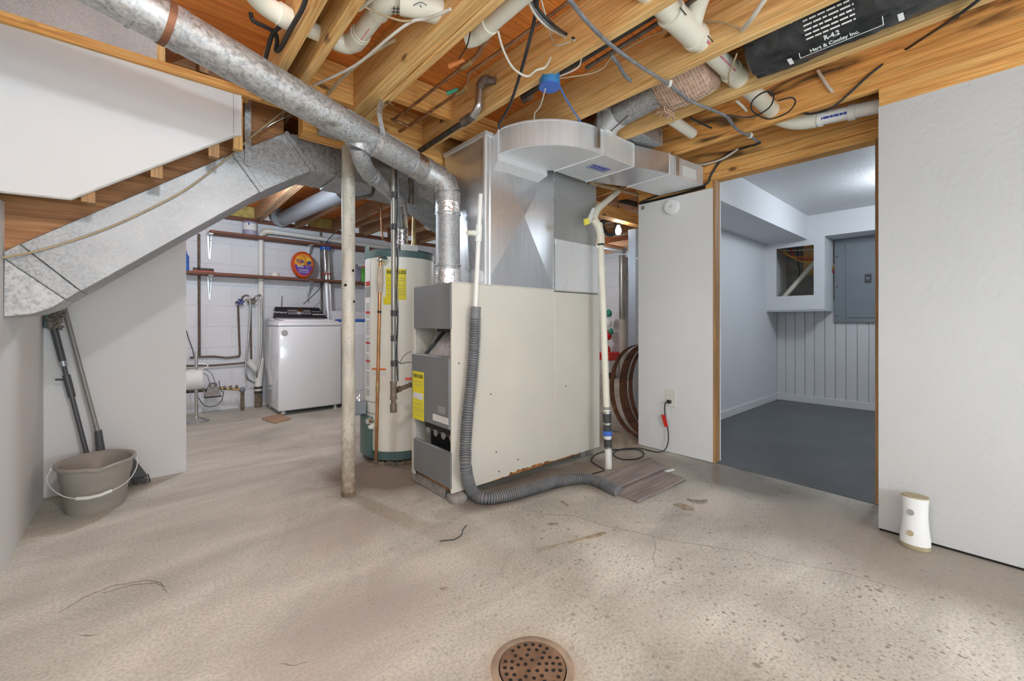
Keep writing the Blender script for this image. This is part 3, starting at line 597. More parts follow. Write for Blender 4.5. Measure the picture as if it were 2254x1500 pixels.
# strap carrying the flue
K = E1+dn*.40; pts = []
for i in range(15):
    a = PI*.95-i*(PI*1.25)/14; pts.append(K+(-sd*math.cos(a)*-1+upn*-math.sin(a)*1)*(R+.006))
fs = thing('flue_strap', 'bent metal strap looped under the flue pipe from the joist', 'strap', K)
top = FZ(842, 222, 2.232)
P = [top+Vector((.05, 0, -.001)), top+Vector((.0, 0, -.002)), FY(835, 250, 2.10), FY(842, 290, 2.13)]
loop = [K+(sd*math.cos(a)+upn*math.sin(a))*(R+.004) for a in [-.25-(PI*1.05)*i/12 for i in range(13)]]
if (loop[0]-P[-1]).length > (loop[-1]-P[-1]).length: loop = loop[::-1]
MB().ribbon(cr(P+loop[2:], 4), .032, dn, .0025) if False else None
mb = MB(); path = cr(P+loop[1:], 4); rings = [[q-dn*.016, q+dn*.016, q+dn*.016+(q-K).normalized()*.002, q-dn*.016+(q-K).normalized()*.002] for q in path]
mb.loft(rings).build('strap', 'galv_dirty', fs)
# ------------------------------------------------------------------ water heater
WX, WY, WR = 1.559, 3.142, .268
wh = thing('water_heater', 'cream and green tank water heater with yellow sticker behind the furnace', 'water heater', (WX, WY, .0))
MB().lathe((WX, WY, .055), [(WR, 0), (WR, 1.49)], 48).build('tank', 'heater_cream', wh, True)
MB().lathe((WX, WY, .022), [(WR-.004, 0), (WR+.006, .0), (WR+.006, .062), (WR-.004, .062)], 48).build('bottom_skirt', 'heater_green', wh, True)
MB().lathe((WX, WY, 1.535), [(WR+.005, 0), (WR+.006, .045), (WR-.008, .062), (.1, .082), (.02, .085)], 48).build('top_cap', 'heater_green', wh, True)
for a in (.4, 2.5, 4.6): MB().cyl((WX+.2*math.cos(a), WY+.2*math.sin(a), 0), (WX+.2*math.cos(a), WY+.2*math.sin(a), .03), .02, 8).build('foot', 'black_iron', wh)
AC = math.atan2(-WY, -WX)          # angle of the side facing the room
def WA(u): return AC+math.asin(max(-.999, min(.999, (u-881)/76.0)))
def WZ(u, v): p = Vector((WX+WR*math.cos(WA(u)), WY+WR*math.sin(WA(u)), 0)); d = p.x*BX[1]+p.y*AX[1]; return CH+(HYP-v)/F*d
def patch(name, u0, u1, v0, v1, m, parent=None, r=.0005, n=10):
    return MB().cylpatch((WX, WY), WR+r, WA(u0), WA(u1), WZ((u0+u1)/2, v1), WZ((u0+u1)/2, v0), n).build(name, m, parent or wh)
es = patch('energy_sticker', 852, 893, 592, 660, 'label_yellow'); patch('energy_sticker', 847, 862, 655, 671, 'label_yellow')
def wfn(uc, vc):
    a0, z0 = WA(uc), WZ(uc, vc)
    return lambda x, y, z=0: Vector((WX+(WR+.0026+z)*math.cos(a0+x/WR), WY+(WR+.0026+z)*math.sin(a0+x/WR), z0+y))
text('sticker_lettering', 'ENERGYGUIDE', .036, wfn(873, 600), 'ink', wh, squash=.58, bold=.001); lines('sticker_print', 'ink_grey', wh, wfn(873, 628), [.05, .035, .0, -.03, -.045, -.07], .13, .003)
patch('notice', 882, 917, 539, 563, 'label_white'); lines('notice_print', 'ink_grey', wh, wfn(899, 551), [.025, .012, 0, -.012, -.025], .1, .002)
patch('warning_label', 806.5, 819, 562, 866, 'label_white'); patch('brand_label', 806.5, 817, 543, 563, 'heater_green', r=.002)
for v0, v1 in ((620, 630), (686, 691), (753, 757), (793, 797)): patch('red_bar', 809, 818.5, v0, v1, 'ink_red', r=.002)
wl_ = wfn(813, 720)
lines('warning_print', 'ink_grey', wh, wl_, [.19-k*.0145 for k in range(50) if k % 9], .055, .006, seed=4)
patch('warning_picture', 808, 819, 632, 655, 'ink_grey', r=.0018)
patch('caution_label', 823, 852, 811, 827, 'label_white'); patch('caution_bar', 823, 852, 811, 815, 'ink_orange', r=.002)
for v in (884, 909): patch('seam', 808, 830, v, v+1.5, 'ink_grey')
# relief valve with copper discharge pipe, burner cover, gas valve, drain cock
def wp_(u, v, out=0): a = WA(u); d = Vector((math.cos(a), math.sin(a), 0)); return Vector((WX, WY, WZ(u, v)))+d*(WR+out), d
p, d = wp_(850, 575); rv = MB(); rv.lathe(p, [(.032, 0), (.034, .02), (.02, .05), (.02, .07)], 14, d); rvo = rv.build('relief_valve', 'chrome', wh, True)
MB().ball(p+d*.075+Vector((0, 0, .0)), .024).build('valve_body', 'chrome', rvo, True)
q0 = p+d*.075+Vector((0, 0, -.02)); q1 = DP(828, 1014, (wp_(828, 1000, .05)[0].x*BX[1]+wp_(828, 1000, .05)[0].y*AX[1])); q1.z = max(q1.z, .01)
dp_ = MB().tube([q0, q1], .0125, 12).build('discharge_pipe', 'copper_new', wh, True)
MB().tube([q0+(q1-q0)*.02, q0+(q1-q0)*.09, q0+(q1-q0)*.15], [.022, .026, .019], 10).build('cloth_wrap', 'cloth', dp_, True)
for t, m in ((.24, 'rubber'), (.60, 'brass')): MB().tube([q0+(q1-q0)*t, q0+(q1-q0)*(t+.012 if m == 'rubber' else t+.05)], .015, 10).build('tape' if m == 'rubber' else 'coupling', m, dp_, True)
a0, a1 = WA(806.5)-.30, WA(824)
MB().cylpatch((WX, WY), WR+.002, a0, a1, .045, WZ(812, 915), 12, .035).build('burner_cover', 'heater_green', wh)
p, d = wp_(808, 895, .05); sdv = Vector((-d.y, d.x, 0))
gv = MB().obox(p+Vector((0, 0, .0)), d*.045, sdv*.05, (0, 0, .05)).build('gas_valve', 'panel_grey', wh, bevel=.006)
MB().lathe(p+Vector((0, 0, .05)), [(.03, 0), (.026, .02), (.014, .03), (.012, .05)], 12).build('knob', 'chrome', gv, True)
MB().obox(p+d*.0465+Vector((0, 0, .018)), d*.001, sdv*.04, (0, 0, .022)).build('valve_label', 'label_white', gv)
p, d = wp_(826, 925); MB().lathe(p, [(.012, 0), (.012, .03), (.024, .035), (.02, .06)], 10, d).build('drain_cock', 'chrome', wh, True)
MB().lathe(p+Vector((0, 0, -.045)), [(.02, 0), (.026, .012), (.014, .04)], 10, d).build('drain_spout', 'heater_cream', wh, True)
# vent connector from water heater to flue
T0 = E1+dn*.46
vc_ = thing('heater_vent', 'narrow galvanized vent pipe from the water heater up to the flue', 'pipe', (WX, WY, 1.6))
vr = .044; v0 = Vector((1.555, 3.10, 1.60)); v1 = Vector((1.555, 3.10, 1.80)); v2 = FY(880, 440, 2.70); v3 = FY(812, 382, 2.40); v4 = FY(796, 352, 2.27); v5 = FY(790, 325, 2.225)
MB().lathe((1.555, 3.10, 1.60), [(.075, 0), (.06, .03), (.045, .06)], 16).build('draft_hood', 'steel', vc_, True)
MB().tube([v0, v1], vr, 18).build('foil_riser', 'foil', vc_, True); MB().tube(cr([v1, v1+Vector((-.02, -.03, .03)), v1.lerp(v2, .5)+Vector((0, 0, .015)), v2], 4), vr+.002, 18).build('foil_elbow', 'foil', vc_, True)
MB().tube([v2, v3], vr, 18).build('pipe_section', 'galv_dirty', vc_, True)
MB().tube(cr([v3, v4, v5], 3), vr+.003, 18).build('elbow', 'galv', vc_, True)
for t in (0, .09): q = v3.lerp(v2, t); MB().tube([q, q+(v2-v3).normalized()*.012], vr+.007, 18).build('bead', 'galv', vc_, True)
MB().tube([v5+(T0-v5)*-.2, T0], [.07, .055], 18).build('saddle', 'galv_dirty', vc_, True)
# ------------------------------------------------------------------ lally post
po = thing('support_post', 'old painted steel support post standing in front of the water heater', 'post', (.936, 2.57, 0))
MB().tube([(.936, 2.57, z_*.1) for z_ in range(21)]+[(.936, 2.57, 2.108)], .0385, 28).build('shaft', 'post', po, True)
MB().lathe((.936, 2.57, 0), [(.042, 0), (.039, .025)], 24).build('base_ring', 'post_rust', po, True)
for u, v in ((783, 595), (765, 628), (785, 664)):
    a = AC0 = math.atan2(-2.57, -.936)+math.asin(max(-.95, min(.95, (u-772)/16.0))); z = DP(772, v, 2.51).z; d = Vector((math.cos(a), math.sin(a), 0)); q = Vector((.936, 2.57, z))+d*.0375
    MB().cyl(q, q+d*.0015, .0085, 12).build('bolt_hole', 'hole_black', po)
# ------------------------------------------------------------------ sloping stair duct and trunk
sdu = thing('sloping_duct', 'long sloping galvanized rectangular duct following the stairs', 'duct', (.1, 2.9, 1.1))
YF, YB = 2.75, 3.10
def slab(pts, name, m, y0=YF, y1=YB): return MB().prism([(x, y0, z) for x, z in pts], (0, y1-y0, 0)).build(name, m, sdu, bevel=.003)
aB, aT = Vector((-.250, 1.158)), Vector((-.445, 1.345)); bB, bT = Vector((.500, 1.79)), Vector((.365, 1.975)); cB, cT = Vector((.775, 1.978)), Vector((.625, 2.165))
curve = [(-.445, 1.07), (-.36, 1.085), (-.30, 1.115), (-.262, 1.15)]
slab([(-.445, 1.07), (-.36, 1.085), (-.30, 1.115), (-.262, 1.15), (-.443, 1.32)], 'wall_boot', 'galv_dirty', YF+.005)
slab([(-.262, 1.15), (-.215, 1.19), (-.400, 1.385), (-.444, 1.345), (-.443, 1.32)], 'collar', 'galv')
slab([(-.213, 1.19), tuple(bB), tuple(bT), (-.398, 1.385)], 'long_section', 'galv', YF+.003)
slab([tuple(bB), tuple(cB), tuple(cT), tuple(bT)], 'upper_section', 'galv', YF)
for a, b_ in ((bB, bT), (cB, cT)):
    d = (b_-a).normalized(); t = Vector((d.y, -d.x)); q = [a-d*.004, b_+d*.004, b_+d*.004+t*.028, a-d*.004+t*.028]
    slab([tuple(x) for x in q], 'seam_strip', 'galv', YF-.004, YF+.002)
slab([tuple(cB), (.86, 1.985), (.93, 1.985), (.93, 2.2), (.80, 2.2), tuple(cT)], 'elbow', 'galv_dark', YF+.004)
slab([(.865, 1.98), (.885, 1.98), (.885, 2.2), (.865, 2.2)], 'seam_strip', 'galv', YF-.004, YB)
slab([(.93, 1.972), (1.47, 1.972), (1.47, 2.2), (.93, 2.2)], 'trunk', 'galv', YF+.006)
slab([(1.47, 1.97), (1.50, 1.97), (1.50, 2.2), (1.47, 2.2)], 'slip_strap', 'galv', YF-.004, YB)
MB().loft([[(1.50, 2.76, 1.975), (1.50, 3.1, 1.975), (1.50, 3.1, 2.2), (1.50, 2.76, 2.2)], [(1.85, 2.56, 1.80), (1.85, 3.1, 1.80), (1.85, 3.1, 2.2), (1.85, 2.56, 2.2)]]).build('transition', 'galv', sdu)
B((1.60, 2.502, 1.78), (2.1, 2.53, 2.10)).build('plenum_collar', 'sheet_dull', sdu)
for P, nm in (([FY(546, 170, YF-.01), FY(546, 225, YF-.012), FY(546, 365, YF-.01)], 'a'),):
    s_ = thing('hanger_strap', 'flat metal strap holding up the sloping duct beside the white panel', 'strap', P[-1]); MB().ribbon(cr([P[0], P[0].lerp(P[1], .5)+Vector((.01, -.02, 0)), P[1], P[2]], 4), .03, (0, -1, 0), .002).build('strap', 'galv_dark', s_)
    MB().cyl(P[2]+Vector((0, -.006, .02)), P[2]+Vector((0, .0, .02)), .005, 8).build('screw', 'steel', s_)
tag(MB().tube(cr([FX(5, 568, -.44)+Vector((0, -.0, 0)), FY(100, 548, YF-.008), FY(230, 505, YF-.008), FY(340, 455, YF-.008), FY(420, 410, YF-.01), FY(510, 340, YF-.012), FY(560, 296, YF-.03), FY(635, 235, YF-.06), FY(660, 205, YF-.08)], 6), .0045, 8).build('thermostat_cable', 'cable_tan', None, True), 'thin tan cable drooping along the face of the sloping duct', 'cable')
tag(MB().tube(cr([FY(610, 315, 2.9), FY(616, 270, 2.8), FY(630, 240, 2.72)], 4), .004, 6).build('thermostat_cable', 'cable_tan', None, True), 'short tan cable standing above the upper end of the sloping duct', 'cable')
tag(MB().tube(cr([FY(555, 292, 2.74), FY(580, 285, 2.74), FY(600, 272, 2.73), FY(645, 250, 2.7)], 5), .003, 6).build('bare_wire', 'steel', None, True), 'thin pale wavy wire beside the white panel end', 'wire')
# wooden block with junction box on the beam end
jb = thing('junction_box', 'dusty metal junction box mounted on the beam end', 'junction box', FY(715, 285, 2.5))
p = FY(722, 290, 2.525); B((p.x-.06, 2.47, p.z-.035), (p.x+.07, 2.53, p.z+.045)).build('box', 'galv_dark', jb, bevel=.006); B((p.x-.062, 2.462, p.z-.02), (p.x+.05, 2.472, p.z+.047)).build('cover', 'plate_ivory', jb, bevel=.003)
# ------------------------------------------------------------------ gas drop and pipes round the furnace
gx, gy = FY(866, 860, 2.47).x, 2.47
gp = thing('gas_pipe', 'vertical iron gas pipe with taped wires in front of the water heater', 'pipe', (gx, gy, .4))
zt = FY(866, 860, gy).z; z0 = FY(866, 908, gy).z; z1 = 2.12
MB().cyl((gx, gy, z0+.05), (gx, gy, zt-.04), .0145, 14).build('drip_leg', 'old_iron', gp, True); MB().lathe((gx, gy, z0), [(.02, 0), (.021, .05)], 14).build('cap', 'old_iron', gp, True)
MB().lathe((gx, gy, zt-.055), [(.022, 0), (.022, .012), (.019, .014), (.019, .096), (.022, .098), (.022, .11)], 14).build('tee', 'old_iron', gp, True)
MB().cyl((gx, gy, zt+.05), (gx, gy, z1), .0145, 14).build('pipe', 'column_steel', gp, True)
q = Vector((gx+.02, gy, zt)); q2 = Vector((1.44, 2.56, zt+.03)); MB().tube([q, q.lerp(q2, .35), q2], .0145, 12).build('branch', 'old_iron', gp, True)
MB().tube([q, q.lerp(q2, .12)], .02, 12).build('coupling', 'old_iron', gp, True); vv = q.lerp(q2, .62)
MB().tube([q.lerp(q2, .5), q.lerp(q2, .74)], .019, 12).build('valve', 'brass', gp, True); MB().obox(vv+Vector((-.01, -.0, .035)), (.04, -.02, .0), (.006, .01, 0), (0, 0, .008)).build('valve_handle', 'red_plastic', gp, bevel=.003)
for v in (430, 500, 690, 745, 800): z = FY(866, v, gy).z; MB().cyl((gx+.003, gy-.003, z-.018), (gx+.003, gy-.003, z+.018), .0205, 14).build('tape', 'rubber', gp, True)
w1 = MB()
for k, dx in enumerate((.017, .02, .0)):
    w1 = MB(); P = [Vector((gx+.012+dx*.4+.004*math.sin(i*1.7+k), gy-.016-.004*k, zt+.06+i*(z1-zt-.1)/14)) for i in range(15)]
    tag(MB().tube(cr(P, 3), .0035, 6).build('taped_wire', 'cable_grey' if k % 2 else 'cable_black', gp, True))
tag(MB().tube(cr([FY(868, 735, gy-.02), FY(873, 780, gy-.02), FY(880, 800, gy-.03), FY(895, 798, 2.53), FY(912, 798, 2.53)], 5), .004, 6).build('control_wire', 'cable_grey', gp, True))
tag(MB().tube(cr([FY(880, 800, gy-.03), FY(888, 785, 2.5), FY(900, 776, 2.53), FY(912, 774, 2.53)], 5), .003, 6).build('control_wire', 'cable_grey', gp, True))
tag(MB().tube(cr([FY(818, 315, 2.5), FY(820, 345, 2.52), FY(823, 400, 2.72), FY(820, 425, 2.74), FY(812, 432, 2.74), FY(770, 440, 2.7)], 4), .012, 10).build('iron_pipe', 'old_iron', None, True), 'short brown iron pipe with an elbow below the flue beside the post', 'pipe')
tag(MB().tube([FY(903, 390, 2.66), FY(905, 425, 2.68), FY(904, 448, 2.7)], [.014, .014, .02], 10).build('iron_pipe', 'old_iron', None, True), 'stubby brown iron pipe under the trunk left of the flue', 'pipe')
# hot water pipe into the heater
tag(MB().tube([(WX+.11, WY-.02, 1.6), (WX+.11, WY-.02, 1.68), (WX+.11, WY-.02, 1.72), (WX+.11, WY-.02, 1.9), (WX+.11, WY-.02, 2.28)], [.022, .022, .018, .0145, .0145], 10).build('water_pipe', 'brass', None, True), 'brass water pipe rising from the top of the water heater', 'pipe')
tag(MB().tube(cr([Vector((FY(839, 465, 4.2).x, 4.2, 2.463)), FY(839, 465, 4.2), FY(841, 515, 4.2), FY(846, 528, 4.2), FY(866, 534, 4.2)], 4), .011, 8).build('copper_pipe', 'copper', None, True), 'thin copper pipe hanging behind the water heater', 'pipe')
# ------------------------------------------------------------------ condensate standpipe, corrugated hose
YH = 1.975
cp = thing('condensate_pipe', 'white plastic standpipe with tee in front of the furnace side', 'pipe', FY(1048, 676, YH))
a, b_ = FY(1058, 428, YH), FY(1046, 690, YH); m_ = a.lerp(b_, .33)
MB().tube([a, b_], .0135, 16).build('pipe', 'pvc_white', cp, True); d = (b_-a).normalized(); MB().tube([m_-d*.05, m_+d*.05], .0185, 16).build('tee', 'pvc_white', cp, True)
br = FY(1029, 513, YH); MB().tube([m_, br.lerp(m_, .35)], .0165, 14).build('tee_branch', 'pvc_white', cp, True); MB().tube([br.lerp(m_, .4), br], [.014, .0165], 14).build('plug', 'pvc', cp, True)
ho = thing('corrugated_hose', 'grey corrugated drain hose running from the furnace side along the floor', 'hose', FZ(1060, 1100))
hp = [FY(1046, 700, YH), FY(1044, 760, YH), FY(1038, 840, YH), FY(1030, 910, YH), FY(1025, 980, YH-.0), FY(1026, 1035, YH-.04), FZ(1040, 1082, .06), FZ(1068, 1097, .036), FZ(1110, 1092, .034), FZ(1160, 1079, .034), FZ(1220, 1062, .034), FZ(1275, 1054, .034), FZ(1310, 1058, .034), FZ(1340, 1072, .032), FZ(1362, 1083, .028)]
path = cr(hp, 14); L = 0; P = [path[0]]; acc = [0]
for i in range(1, len(path)): L += (path[i]-path[i-1]).length; acc.append(L)
step = .0028; out = []; i = 0; s = 0
while s < L:
    while acc[i+1] < s: i += 1
    t = (s-acc[i])/max(1e-9, acc[i+1]-acc[i]); out.append(path[i].lerp(path[i+1], t)); s += step
MB().tube(out, [.0305+.0045*(1 if (k % 5) in (0, 1, 2) else -1) for k in range(len(out))], 16).build('hose', 'corrugate', ho, True)
MB().tube([FY(1047.5, 676, YH), FY(1046, 702, YH)], .03, 18).build('cuff', 'corrugate', ho, True)
# ------------------------------------------------------------------ sump discharge pipe
sp = thing('sump_pipe', 'cream plastic sump discharge pipe with blue check valve by the furnace', 'pipe', FZ(1340, 1032))
b0 = FZ(1340, 1032); tp = FY(1322, 520, 1.9); d = (tp-b0)
def st_(v): return b0+d*((1032-v)/512.0)
MB().tube([b0, st_(985)], .0245, 18).build('lower_pipe', 'pvc_white', sp, True); MB().tube([st_(985), st_(912)], .024, 18).build('check_valve', 'pvc_white', sp, True)
for v0_, v1_, m, r in ((987, 969, 'rubber', .030), (966, 961, 'pvc_white', .028), (961, 951, 'blue_plastic', .033), (951, 938, 'rubber', .029), (934, 914, 'rubber', .032)):
    MB().tube([st_(v0_), st_(v1_)], r, 18).build('coupling' if m == 'rubber' else 'valve_ring', m, sp, True)
for v in (988, 912, 936): MB().tube([st_(v), st_(v-3)], .033, 18).build('hose_clamp', 'steel', sp, True)
c_ = st_(950); MB().tube([c_, c_+Vector((.06, -.06, -.01))], .006, 6).build('valve_lever', 'rubber', sp)
MB().tube([st_(914), tp], .0235, 18).build('riser', 'pvc', sp, True); MB().tube([tp+(b0-tp)*.035, tp+(b0-tp)*-.01], .029, 18).build('coupling', 'pvc', sp, True)
e1, e2, e3 = FY(1318, 500, 1.905), FY(1306, 481, 1.91), FY(1312, 466, 1.93)
MB().tube(cr([tp, e1, e2], 4), .0275, 18).build('elbow', 'pvc', sp, True); MB().tube(cr([e2, e3, FY(1320, 455, 1.96)], 4), .0275, 18).build('elbow', 'pvc', sp, True)
for q, w in ((e2, .012), (e1, .01)): MB().tube([q, q.lerp(e3, .2)], .03, 18).build('coupling', 'pvc', sp, True)
MB().tube([FY(1318, 458, 1.96), FY(1368, 415, 2.08)], .0235, 18).build('upper_pipe', 'pvc', sp, True)
for v, t in ((740, '1-1/2'), (905, '')):
    q = st_(v); MB().tube([q, q+d*.012], .0238, 18).build('pen_mark', 'ink_grey', sp, True) if not t else None
q = st_(542); MB().tube([q, q+d*.018], .0241, 18).build('printed_band', 'ink', sp, True)
tag(MB().tube([FY(1306, 460, 1.9), FY(1300, 476, 1.89), FY(1296, 488, 1.885)], [.011, .015, .018], 8).build('foam_filter', 'label_white', None, True), 'pale plastic bottle tied at the elbow of the sump pipe', 'bottle')
tag(MB().obox(FY(1291, 488, 1.88), (.016, -.004, .006), (0, .012, 0), (-.004, 0, .022)).build('yellow_cap', 'yellow_tag', None, bevel=.004), 'yellow tag hanging beside the sump pipe elbow', 'tag')
tag(MB().tube(cr([FY(1300, 402, 2.02), FY(1360, 417, 2.04), FY(1440, 438, 2.06)], 4), .016, 10).build('drain_pipe', 'pvc_brown', None, True), 'brown stained pipe running under the curved duct to the wall panel', 'pipe')
# boards and clutter on the floor
def board(q, th, label, z0=0.0):
    return tag(MB().prism([FZ(u, v, z0) for u, v in q], (0, 0, th)).build('cover_board', 'cover_board', None, bevel=.004), label, 'board')
board([(1350, 1086), (1404, 1109), (1511, 1059), (1448, 1038)], .018, 'dark weathered board lying flat on the floor at the hose end')
board([(1322, 1056), (1363, 1077), (1466, 1033), (1430, 1011)], .018, 'dark weathered board resting partly on the other board', .019)
tag(MB().obox(FZ(1472, 1037, .014), (.05, -.01, 0), (.002, .008, 0), (0, 0, .004)).build('offcut', 'label_white', None), 'pale thin strip under the upper dark board', 'scrap')
def flat(name, pts, th, m, label, cat): return tag(MB().prism([FZ(u, v, .0) for u, v in pts], (0, 0, th)).build(name, m, None, bevel=.001), label, cat)
flat('wood_stick', [(1182, 1212), (1184, 1214), (1260, 1197), (1330, 1180), (1336, 1175), (1325, 1173), (1262, 1193)], .006, 'twig', 'long thin brown stick lying on the floor', 'stick')
flat('wood_chip', [(1483, 1112), (1497, 1109), (1526, 1119), (1528, 1125), (1510, 1125)], .006, 'twig', 'tan flat wood scrap on the floor near the doorway', 'scrap')
flat('mesh_scrap', [(1512, 1100), (1524, 1103), (1540, 1104), (1557, 1102), (1556, 1107), (1545, 1110), (1525, 1107)], .008, 'scuff', 'ribbed grey scrap on the floor by the wood scrap', 'scrap')
flat('wood_chip', [(968, 1297), (985, 1295), (990, 1298), (974, 1301)], .004, 'twig', 'small brown wood chip in the middle of the floor', 'scrap')
flat('wood_chip', [(1206, 1153), (1228, 1152), (1230, 1156), (1210, 1158)], .003, 'scuff', 'small flat brown chip between the hose and the stick', 'scrap')
flat('wood_chip', [(1232, 1104), (1238, 1103), (1252, 1113), (1248, 1115)], .003, 'scuff', 'small slanted brown chip just below the hose', 'scrap')
tag(MB().tube(cr([FZ(968, 1192, .004), FZ(982, 1190, .004), FZ(1000, 1188, .004), FZ(1016, 1178, .004), FZ(1018, 1168, .006), FZ(1027, 1157, .01)], 5), .0022, 6).build('wire_scrap', 'ink', None, True), 'bent black wire scrap lying on the floor', 'wire')
rnd = random.Random(5); mb = MB()
for k in range(46):
    a = rnd.uniform(0, 2*PI); u, v = rnd.choice([(835, 1018), (862, 1020), (905, 1015)]); q = FZ(u+rnd.uniform(-18, 18), v+rnd.uniform(-2, 6), .004); l = rnd.uniform(.02, .06)
    mb.tube([q, q+Vector((math.cos(a)*l, math.sin(a)*l, rnd.uniform(0, .02)))], .0018, 4)
tag(mb.build('dry_debris', 'twig', None), 'dry twiggy debris at the base of the water heater', 'debris', None, 'stuff')
# floor drain
dr = thing('floor_drain', 'round rusty floor drain cover with holes', 'drain', (.889, .918, 0))
MB().lathe((.889, .918, 0), [(.127, 0), (.125, .0015), (.104, .0015), (.103, 0)], 48).build('ring', 'drain_ring', dr, True)
MB().lathe((.889, .918, -.0), [(.1, 0), (.1, .003), (.096, .0045), (.01, .0045)], 48).build('plate', 'drain_rust', dr, True)
k = 0
for ring, n in ((.022, 5), (.044, 11), (.064, 16), (.084, 22)):
    for i in range(n):
        a = 2*PI*i/n+ring*40
        if (i+int(ring*500)) % 7 == 3: continue
        MB().lathe((.889+ring*math.cos(a), .918+ring*math.sin(a), .0043), [(.0062, 0), (.0062, .0006)], 10).build('hole', 'hole_black', dr)
# ------------------------------------------------------------------ outlet, plug, cord, smoke detector on the panel
wx = 3.18
ol = thing('wall_outlet', 'ivory outlet plate on the narrow white panel', 'outlet', FX(1477, 897, wx))
p = FX(1477, 877, wx); B((wx-.007, p.y-.043, p.z-.07), (wx, p.y+.043, p.z+.07)).build('plate', 'plate_ivory', ol, bevel=.003)
for dz in (.022, -.022):
    MB().lathe((wx-.006, p.y, p.z+dz), [(.017, 0), (.017, .0035)], 16, (-1, 0, 0)).build('socket', 'plate_ivory', ol, True)
    if dz > 0:
        for dy, h in ((.007, .008), (-.007, .006)): B((wx-.0102, p.y+dy-.0012, p.z+dz-.002), (wx-.0095, p.y+dy+.0012, p.z+dz-.002+h)).build('slot', 'hole_black', ol)
pc = thing('extension_cord', 'black power cord with red tag plugged into the outlet and coiled on the floor', 'cord', FZ(1440, 995))
MB().obox((wx-.022, p.y+.006, p.z-.027), (.014, 0, 0), (0, .016, 0), (0, 0, .013)).build('plug', 'black_plastic', pc, bevel=.004)
q = [Vector((wx-.034, p.y+.01, p.z-.03)), FX(1464, 889, wx-.035), FX(1463, 905, wx-.03), FX(1465, 920, wx-.03), FX(1470, 945, wx-.03), FX(1471, 970, wx-.03), FX(1464, 990, wx-.05), FZ(1450, 996, .006), FZ(1432, 993, .005), FZ(1405, 987, .006), FZ(1365, 990, .006), FZ(1350, 1000, .006), FZ(1368, 1011, .006), FZ(1400, 1011, .006), FZ(1417, 1002, .006), FZ(1408, 991, .008), FZ(1375, 990, .009), FZ(1340, 992, .008), FZ(1310, 1002, .006), FZ(1302, 1015, .006), FZ(1318, 1027, .006), FZ(1330, 1035, .006), FZ(1305, 1043, .006)]
MB().tube(cr(q, 6), .0045, 8).build('cord', 'cable_black', pc, True)
t1, t2 = FX(1461, 914, wx-.032), FX(1466, 940, wx-.032); MB().prism([t1+Vector((0, .02, 0)), t1+Vector((0, -.012, 0)), t2+Vector((0, -.02, 0)), t2+Vector((0, .012, 0))], (-.004, 0, 0)).build('red_tag', 'tag_red', pc)
t1 = FX(1471, 905, wx-.03); MB().prism([t1+Vector((0, .008, .03)), t1+Vector((0, -.006, .035)), t1+Vector((0, -.016, -.05)), t1+Vector((0, -.002, -.045))], (-.0015, 0, 0)).build('white_tag', 'paper', pc)
sm = thing('smoke_detector', 'round white smoke detector near the top of the narrow panel', 'smoke detector', FX(1480, 456, wx))
p = FX(1480, 456, wx); MB().lathe((wx, p.y, p.z), [(.062, 0), (.062, .012), (.055, .026), (.03, .03), (.005, .03)], 32, (-1, 0, 0)).build('body', 'device_white', sm, True)
for r_ in (.006, .011, .016): MB().tube([(wx-.0305, p.y+.012+r_*math.cos(a), p.z-.0+r_*math.sin(a)) for a in [PI*1.0-.7+1.4*i/6 for i in range(7)]], .0013, 5).build('logo_mark', 'ink_grey', sm)
MB().cyl((wx-.0295, p.y-.006, p.z+.018), (wx-.0315, p.y-.006, p.z+.018), .004, 8).build('test_button', 'plate_ivory', sm)
tag(MB().lathe(FX(1415, 458, wx), [(.01, -.001), (.018, .001), (.004, .0015)], 9, (-1, 0, 0)).build('wall_stain', 'scuff', we, False))
# ------------------------------------------------------------------ electrical panel, wires in the cut opening
ep = thing('electrical_panel', 'grey electrical breaker panel with hinged door on the far wall', 'electrical panel', (6.42, 1.08, 1.04))
B((6.402, .70, 1.042), (6.4355, 1.272, 2.06)).build('cover', 'panel_grey', ep, bevel=.004); dr_ = B((6.393, .76, 1.10), (6.404, 1.16, 2.0)).build('door', 'panel_grey', ep, bevel=.003)
p = FX(1911, 613, 6.393); B((6.384, p.y-.03, p.z-.05), (6.394, p.y+.03, p.z+.05)).build('latch', 'mop_grey', dr_, bevel=.003); B((6.380, p.y-.012, p.z-.012), (6.385, p.y+.018, p.z+.012)).build('latch_tab', 'panel_grey', dr_)
for z in (1.12, 1.48, 1.85): MB().cyl((6.404, 1.245, z), (6.4, 1.245, z), .008, 8).build('screw', 'black_iron', ep); B((6.395, 1.155, z-.012), (6.404, 1.165, z+.012)).build('hinge', 'panel_grey', ep)
for k, (c, dz) in enumerate((('cable_yellow', 0), ('cable_orange', -.03), ('cable_white', .03), ('ink_red', -.06))):
    tag(MB().tube(cr([(6.42, 1.275, 1.72+dz), (6.38, 1.29, 1.73+dz), (6.42, 1.302, 1.74+dz*1.2)], 4), .008, 6).build('panel_wire', c, None, True), ('yellow', 'orange', 'white', 'red')[k]+' cable entering the side of the grey breaker panel', 'cable')
xi = 6.3
